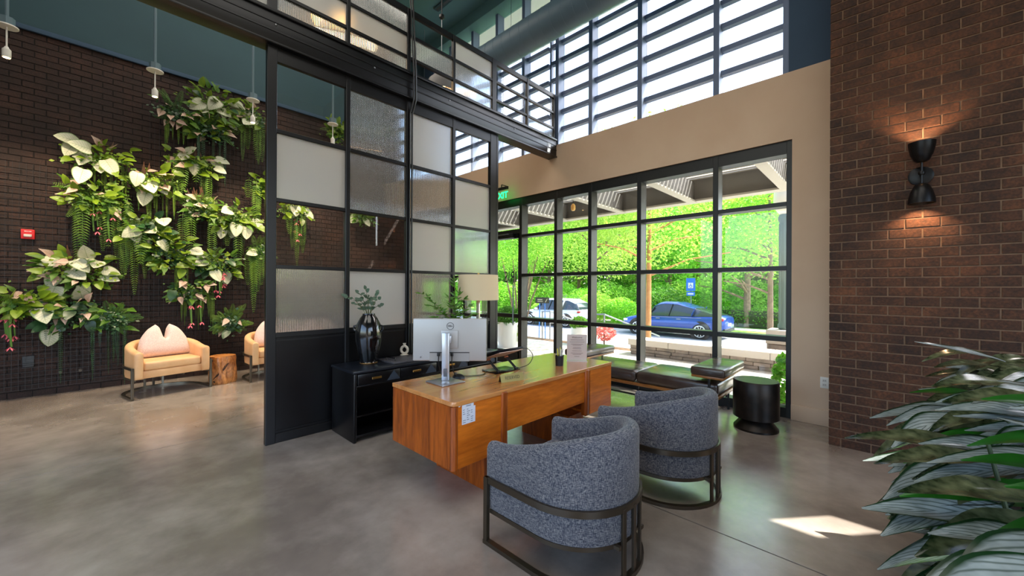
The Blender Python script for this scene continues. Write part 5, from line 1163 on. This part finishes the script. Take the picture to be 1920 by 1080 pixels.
# handrails
for i, (x, y, lab) in enumerate(((9.3, 5.45, 'steel step handrail nearer the red shrub'), (9.3, 7.3, 'steel step handrail further along near the door'))):
    h_ = thing('handrail', lab, 'handrail', (x, y, -.1), group='step handrails')
    MB().tube([(0, .3, .82), (0, 0, .84), (1.2, -.45, .4), (1.9, -.7, .15)], .022, 8).build('top_rail', M_steel, h_)
    for (px_, py_, z_) in ((0, .3, .82), (0, 0, .84), (1.2, -.45, .4)): MB().tube([(px_, py_, -.5), (px_, py_, z_)], .02, 8).build('post', M_steel, h_)
# signs and box
pk = thing('parking_sign', 'blue and white accessible parking sign on a post behind the blue car', 'sign', (22.3, 7.7, -.72))
MB().tube([(0, 0, 0), (0, 0, 2.75)], .03, 8).build('post', M('sign_post', (110, 130, 120), .6), pk)
Mb_ = M('sign_blue', (40, 110, 200), .5)
rot = Matrix.Rotation(math.radians(-90), 3, 'Z')
MB().box(-.05, -.035, -.24, .24, 2.05, 2.75).build('plate', Mb_, pk, smooth=False); MB().box(-.056, -.05, -.13, .13, 2.2, 2.5).build('symbol_field', M_whiteplastic, pk, smooth=False)
ring = [(-.06, .07 * math.cos(2 * PI * i / 14), 2.3 + .07 * math.sin(2 * PI * i / 14)) for i in range(15)]
MB().tube(ring, .012, 5, cap=False).tube([(-.06, 0, 2.46), (-.06, .0, 2.34), (-.06, -.08, 2.33)], .014, 5).build('wheelchair_symbol', Mb_, pk)
MB().box(-.05, -.035, -.22, .22, 1.78, 2.0).build('lower_plate', Mb_, pk, smooth=False); MB().box(-.053, -.05, -.15, .15, 1.85, 1.93).build('lettering_bar', M_whiteplastic, pk, smooth=False)
a = px_az(1017); db = thing('street_board', 'dark wooden direction board on blue legs near the white car', 'sign', (16.0 * math.cos(a), 16.0 * math.sin(a), -.8), a - PI / 2)
MB().box(-.28, .28, -.02, .02, 1.62, 1.86).build('board', M('board_dark', (46, 44, 38), .7), db, bevel=.004)
for s in (-.13, .13): MB().tube([(s, .03, 0), (s * .8, .03, 1.65)], .02, 6).build('leg', Mb_, db)
MB().box(-.2, .0, -.024, -.02, 1.75, 1.79).box(-.2, .02, -.024, -.02, 1.68, 1.71).bar((.12, -.023, 1.66), (.2, -.023, 1.8), .03, .004, (0, 1, 0)).build('lettering', M('board_print', (170, 160, 140), .7), db, smooth=False)
a = px_az(1072); ub = thing('utility_box', 'beige utility cabinet behind the white car', 'utility box', (30 * math.cos(a), 30 * math.sin(a), -.72), a - PI / 2)
MB().box(-.65, .65, -.4, .4, 0, 1.6).build('cabinet', M('beige_metal', (206, 200, 176), .6), ub, bevel=.02); MB().box(.1, .5, -.41, -.4, 1.1, 1.45).build('panel', M('olive_panel', (120, 136, 90), .6), ub, smooth=False); MB().box(-.7, .7, -.45, .45, 1.6, 1.66).build('lid', MATS['beige_metal'], ub, bevel=.01)
# lamp post
lp = thing('street_lamp', 'fluted green-grey street lamp on a stone plinth beyond the seat wall', 'street lamp', (9.15, 1.40, -.06))
M_lp = M('lamp_green', (92, 112, 104), .6)
MB().lathe([(.105, .72), (.12, .74), (.12, .80), (.1, .84), (.095, 2.8), (.12, 2.84), (.12, 2.9), (.1, 2.95)], 20).build('post', M_lp, lp)
for k in range(12): t = 2 * PI * k / 12; MB().tube([(.098 * math.cos(t), .098 * math.sin(t), .86), (.098 * math.cos(t), .098 * math.sin(t), 2.78)], .009, 5).build('flute', M_lp, lp)
MB().lathe([(.09, 2.95), (.17, 3.06), (.2, 3.22), (.19, 3.4), (.1, 3.55), (.02, 3.62)], 24).build('globe', M('lamp_globe', (232, 228, 216), .3), lp)
for k in range(4):
    w_ = .24 if k < 3 else .27; MB().box(-w_, w_, -w_, w_, -.4 + k * .28, -.4 + (k + 1) * .28 - .01).build('plinth_stone', M_stone if k < 3 else MATS['cap_stone'], lp, bevel=.015)
# ---- cars (local x forward)
def car(name, label, loc, rz, body, L, H, coupe):
    c = thing(name, label, 'car', loc, rz, 'parked cars'); hl = L / 2; st = []
    def lerp(x, tab):
        for (a, u), (b, v) in zip(tab, tab[1:]):
            if x <= b: return u + (v - u) * max(0, x - a) / (b - a)
        return tab[-1][1]
    belt = [(-hl, .98), (-hl * .9, 1.08), (-hl * .3, 1.03), (hl * .38, .98), (hl * .7, .92), (hl * .92, .80), (hl, .66)]
    wid = [(-hl, .72), (-hl * .92, .88), (-hl * .5, .95), (hl * .6, .94), (hl * .88, .84), (hl, .62)]
    bot = [(-hl, .46), (-hl * .9, .3), (hl * .9, .28), (hl, .36)]
    rings = []
    for i in range(33):
        x = -hl + L * i / 32; b, w_, z0 = lerp(x, belt), lerp(x, wid), lerp(x, bot); m_ = (z0 + b) / 2
        rings.append([(x, y, z) for y, z in ((-w_ * .86, z0), (-w_ * .97, z0 + .1), (-w_, m_), (-w_ * .97, b - .1), (-w_ * .86, b), (-w_ * .4, b + .03), (w_ * .4, b + .03), (w_ * .86, b), (w_ * .97, b - .1), (w_, m_), (w_ * .97, z0 + .1), (w_ * .86, z0))])
    MB().loft(rings).build('body', body, c, ang=50)
    if coupe: roof = [(-hl * .90, 1.1), (-hl * .55, 1.36), (-hl * .15, H - .02), (.12 * hl, H), (hl * .24, H - .08), (hl * .5, 1.0)]
    else: roof = [(-hl * .95, 1.1), (-hl * .86, 1.42), (-hl * .6, H - .03), (0, H), (hl * .2, H - .05), (hl * .5, 1.0)]
    rings, rr = [], []
    x0, x1 = roof[0][0], roof[-1][0]
    for i in range(25):
        x = x0 + (x1 - x0) * i / 24; z = lerp(x, roof); b = lerp(x, belt) - .02; f = max(0, (z - b) / (H - b)); w0 = lerp(x, wid) * .9; w1 = w0 - .24 * f
        rings.append([(x, -w0, b), (x, -w1, b + (z - b) * .86), (x, -w1 * .8, z), (x, w1 * .8, z), (x, w1, b + (z - b) * .86), (x, w0, b)])
        if f > .55: rr.append([(x, -w1 * 1.01, b + (z - b) * .87), (x, -w1 * .8, z + .012), (x, w1 * .8, z + .012), (x, w1 * 1.01, b + (z - b) * .87), (x, w1 * .8, z - .01), (x, -w1 * .8, z - .01)])
    MB().loft(rings).build('cabin_glass', M('car_glass', (44, 52, 58), .08, spec=.8), c, ang=50)
    MB().loft(rr).build('roof', body, c, ang=50)
    for s in (-1, 1):
        for xp in (-hl * .45, -hl * .02, hl * .3):
            z = lerp(xp, roof); b = lerp(xp, belt); w0 = lerp(xp, wid) * .905; w1 = w0 - .24 * (z - b) / (H - b)
            MB().bar((xp + (.0 if xp < hl * .2 else .2), s * w0, b - .02), (xp - (.12 if xp < 0 else .05), s * w1 * 1.005, b + (z - b) * .87), .02, .07 if xp > -hl * .4 else .3, (0, s, 0)).build('pillar', body if xp < -hl * .4 else M_plastic, c, smooth=False)
        MB().tube([(hl * .42, s * lerp(hl * .4, wid) * .9, 1.0), (hl * .36, s * (lerp(hl * .4, wid) + .12), 1.03), (hl * .30, s * (lerp(hl * .4, wid) + .1), 1.03)], [.03, .07, .06], 8).build('mirror', body, c)
        for xh in (-hl * .22, hl * .18): MB().box(xh - .1, xh + .1, s * (lerp(xh, wid) * .985) - .02, s * (lerp(xh, wid) * .985) + .02, .86, .89).build('door_handle', M_steel, c, bevel=.006)
        MB().bar((-hl * .62, s * lerp(0, wid) * .955, .97), (hl * .42, s * lerp(0, wid) * .955, .93), .012, .012).build('waist_trim', M_steel, c, smooth=False)
        MB().box(-hl * .55, hl * .55, s * .9 - .05, s * .9 + .05, .27, .38).build('sill', M_plastic, c, bevel=.02)
        MB().obox((hl * .90, s * .66, .70), (.13, -s * .04, 0), (0, .15, 0), (0, 0, .055)).build('headlight', M('headlight', (226, 232, 236), .15), c, bevel=.02)
        MB().obox((-hl * .955, s * .66, .93), (.07, s * .03, 0), (0, .17, 0), (0, 0, .055)).build('tail_light', M('tail_red', (170, 24, 30), .25), c, bevel=.02)
        for xw in (-hl * .60, hl * .61):
            wh = MB().lathe([(.21, -.11), (.33, -.11), (.36, -.07), (.36, .07), (.33, .11), (.21, .11)], 32).build('tyre', M('tyre_rubber', (28, 28, 30), .8), c, loc=(xw, s * .84, .36)); wh.rotation_euler = (PI / 2, 0, 0)
            MB().lathe([(.37, -.03), (.45, -.03), (.45, .03), (.37, .03)], 32).build('wheel_arch', M_plastic, c, loc=(xw, s * .90, .38)).rotation_euler = (PI / 2, 0, 0)
            rm = MB().lathe([(.26, -.02), (.27, .02), (.235, .025), (.23, -.02)], 32, cap=False)
            for k in range(10): t = 2 * PI * k / 10; rm.bar((.04 * math.cos(t), .04 * math.sin(t), .01), (.25 * math.cos(t), .25 * math.sin(t), .01), .03, .02)
            rm.lathe([(.05, -.01), (.05, .025)], 12).build('rim', M_silver2, c, loc=(xw, s * .945, .36)).rotation_euler = (-s * PI / 2, 0, 0)
            MB().lathe([(.24, 0), (.24, .004)], 24).build('brake_shadow', M_plastic, c, loc=(xw, s * .925, .36)).rotation_euler = (-s * PI / 2, 0, 0)
    MB().box(hl - .06, hl + .01, -.45, .45, .42, .62).build('grille', M_plastic, c, bevel=.02); MB().box(-hl - .01, -hl + .05, -.26, .26, .62, .74).build('number_plate', M_whiteplastic, c, bevel=.005)
    MB().box(-hl - .02, -hl + .12, -.75, .75, .36, .52).build('rear_bumper', M_plastic, c, bevel=.03)
    return c
car('car', 'blue coupe-backed sport utility car parked across the street', (19.6, 7.55, -.86), PI / 2, M('blue_paint', (34, 70, 150), .25, .3, coat=.6), 4.95, 1.66, True)
car('car', 'pale silver-white sport utility car parked further along the street', (19.6, 14.9, -.86), PI / 2, M('white_car_paint', (206, 210, 212), .25, .2, coat=.6), 4.6, 1.68, False)
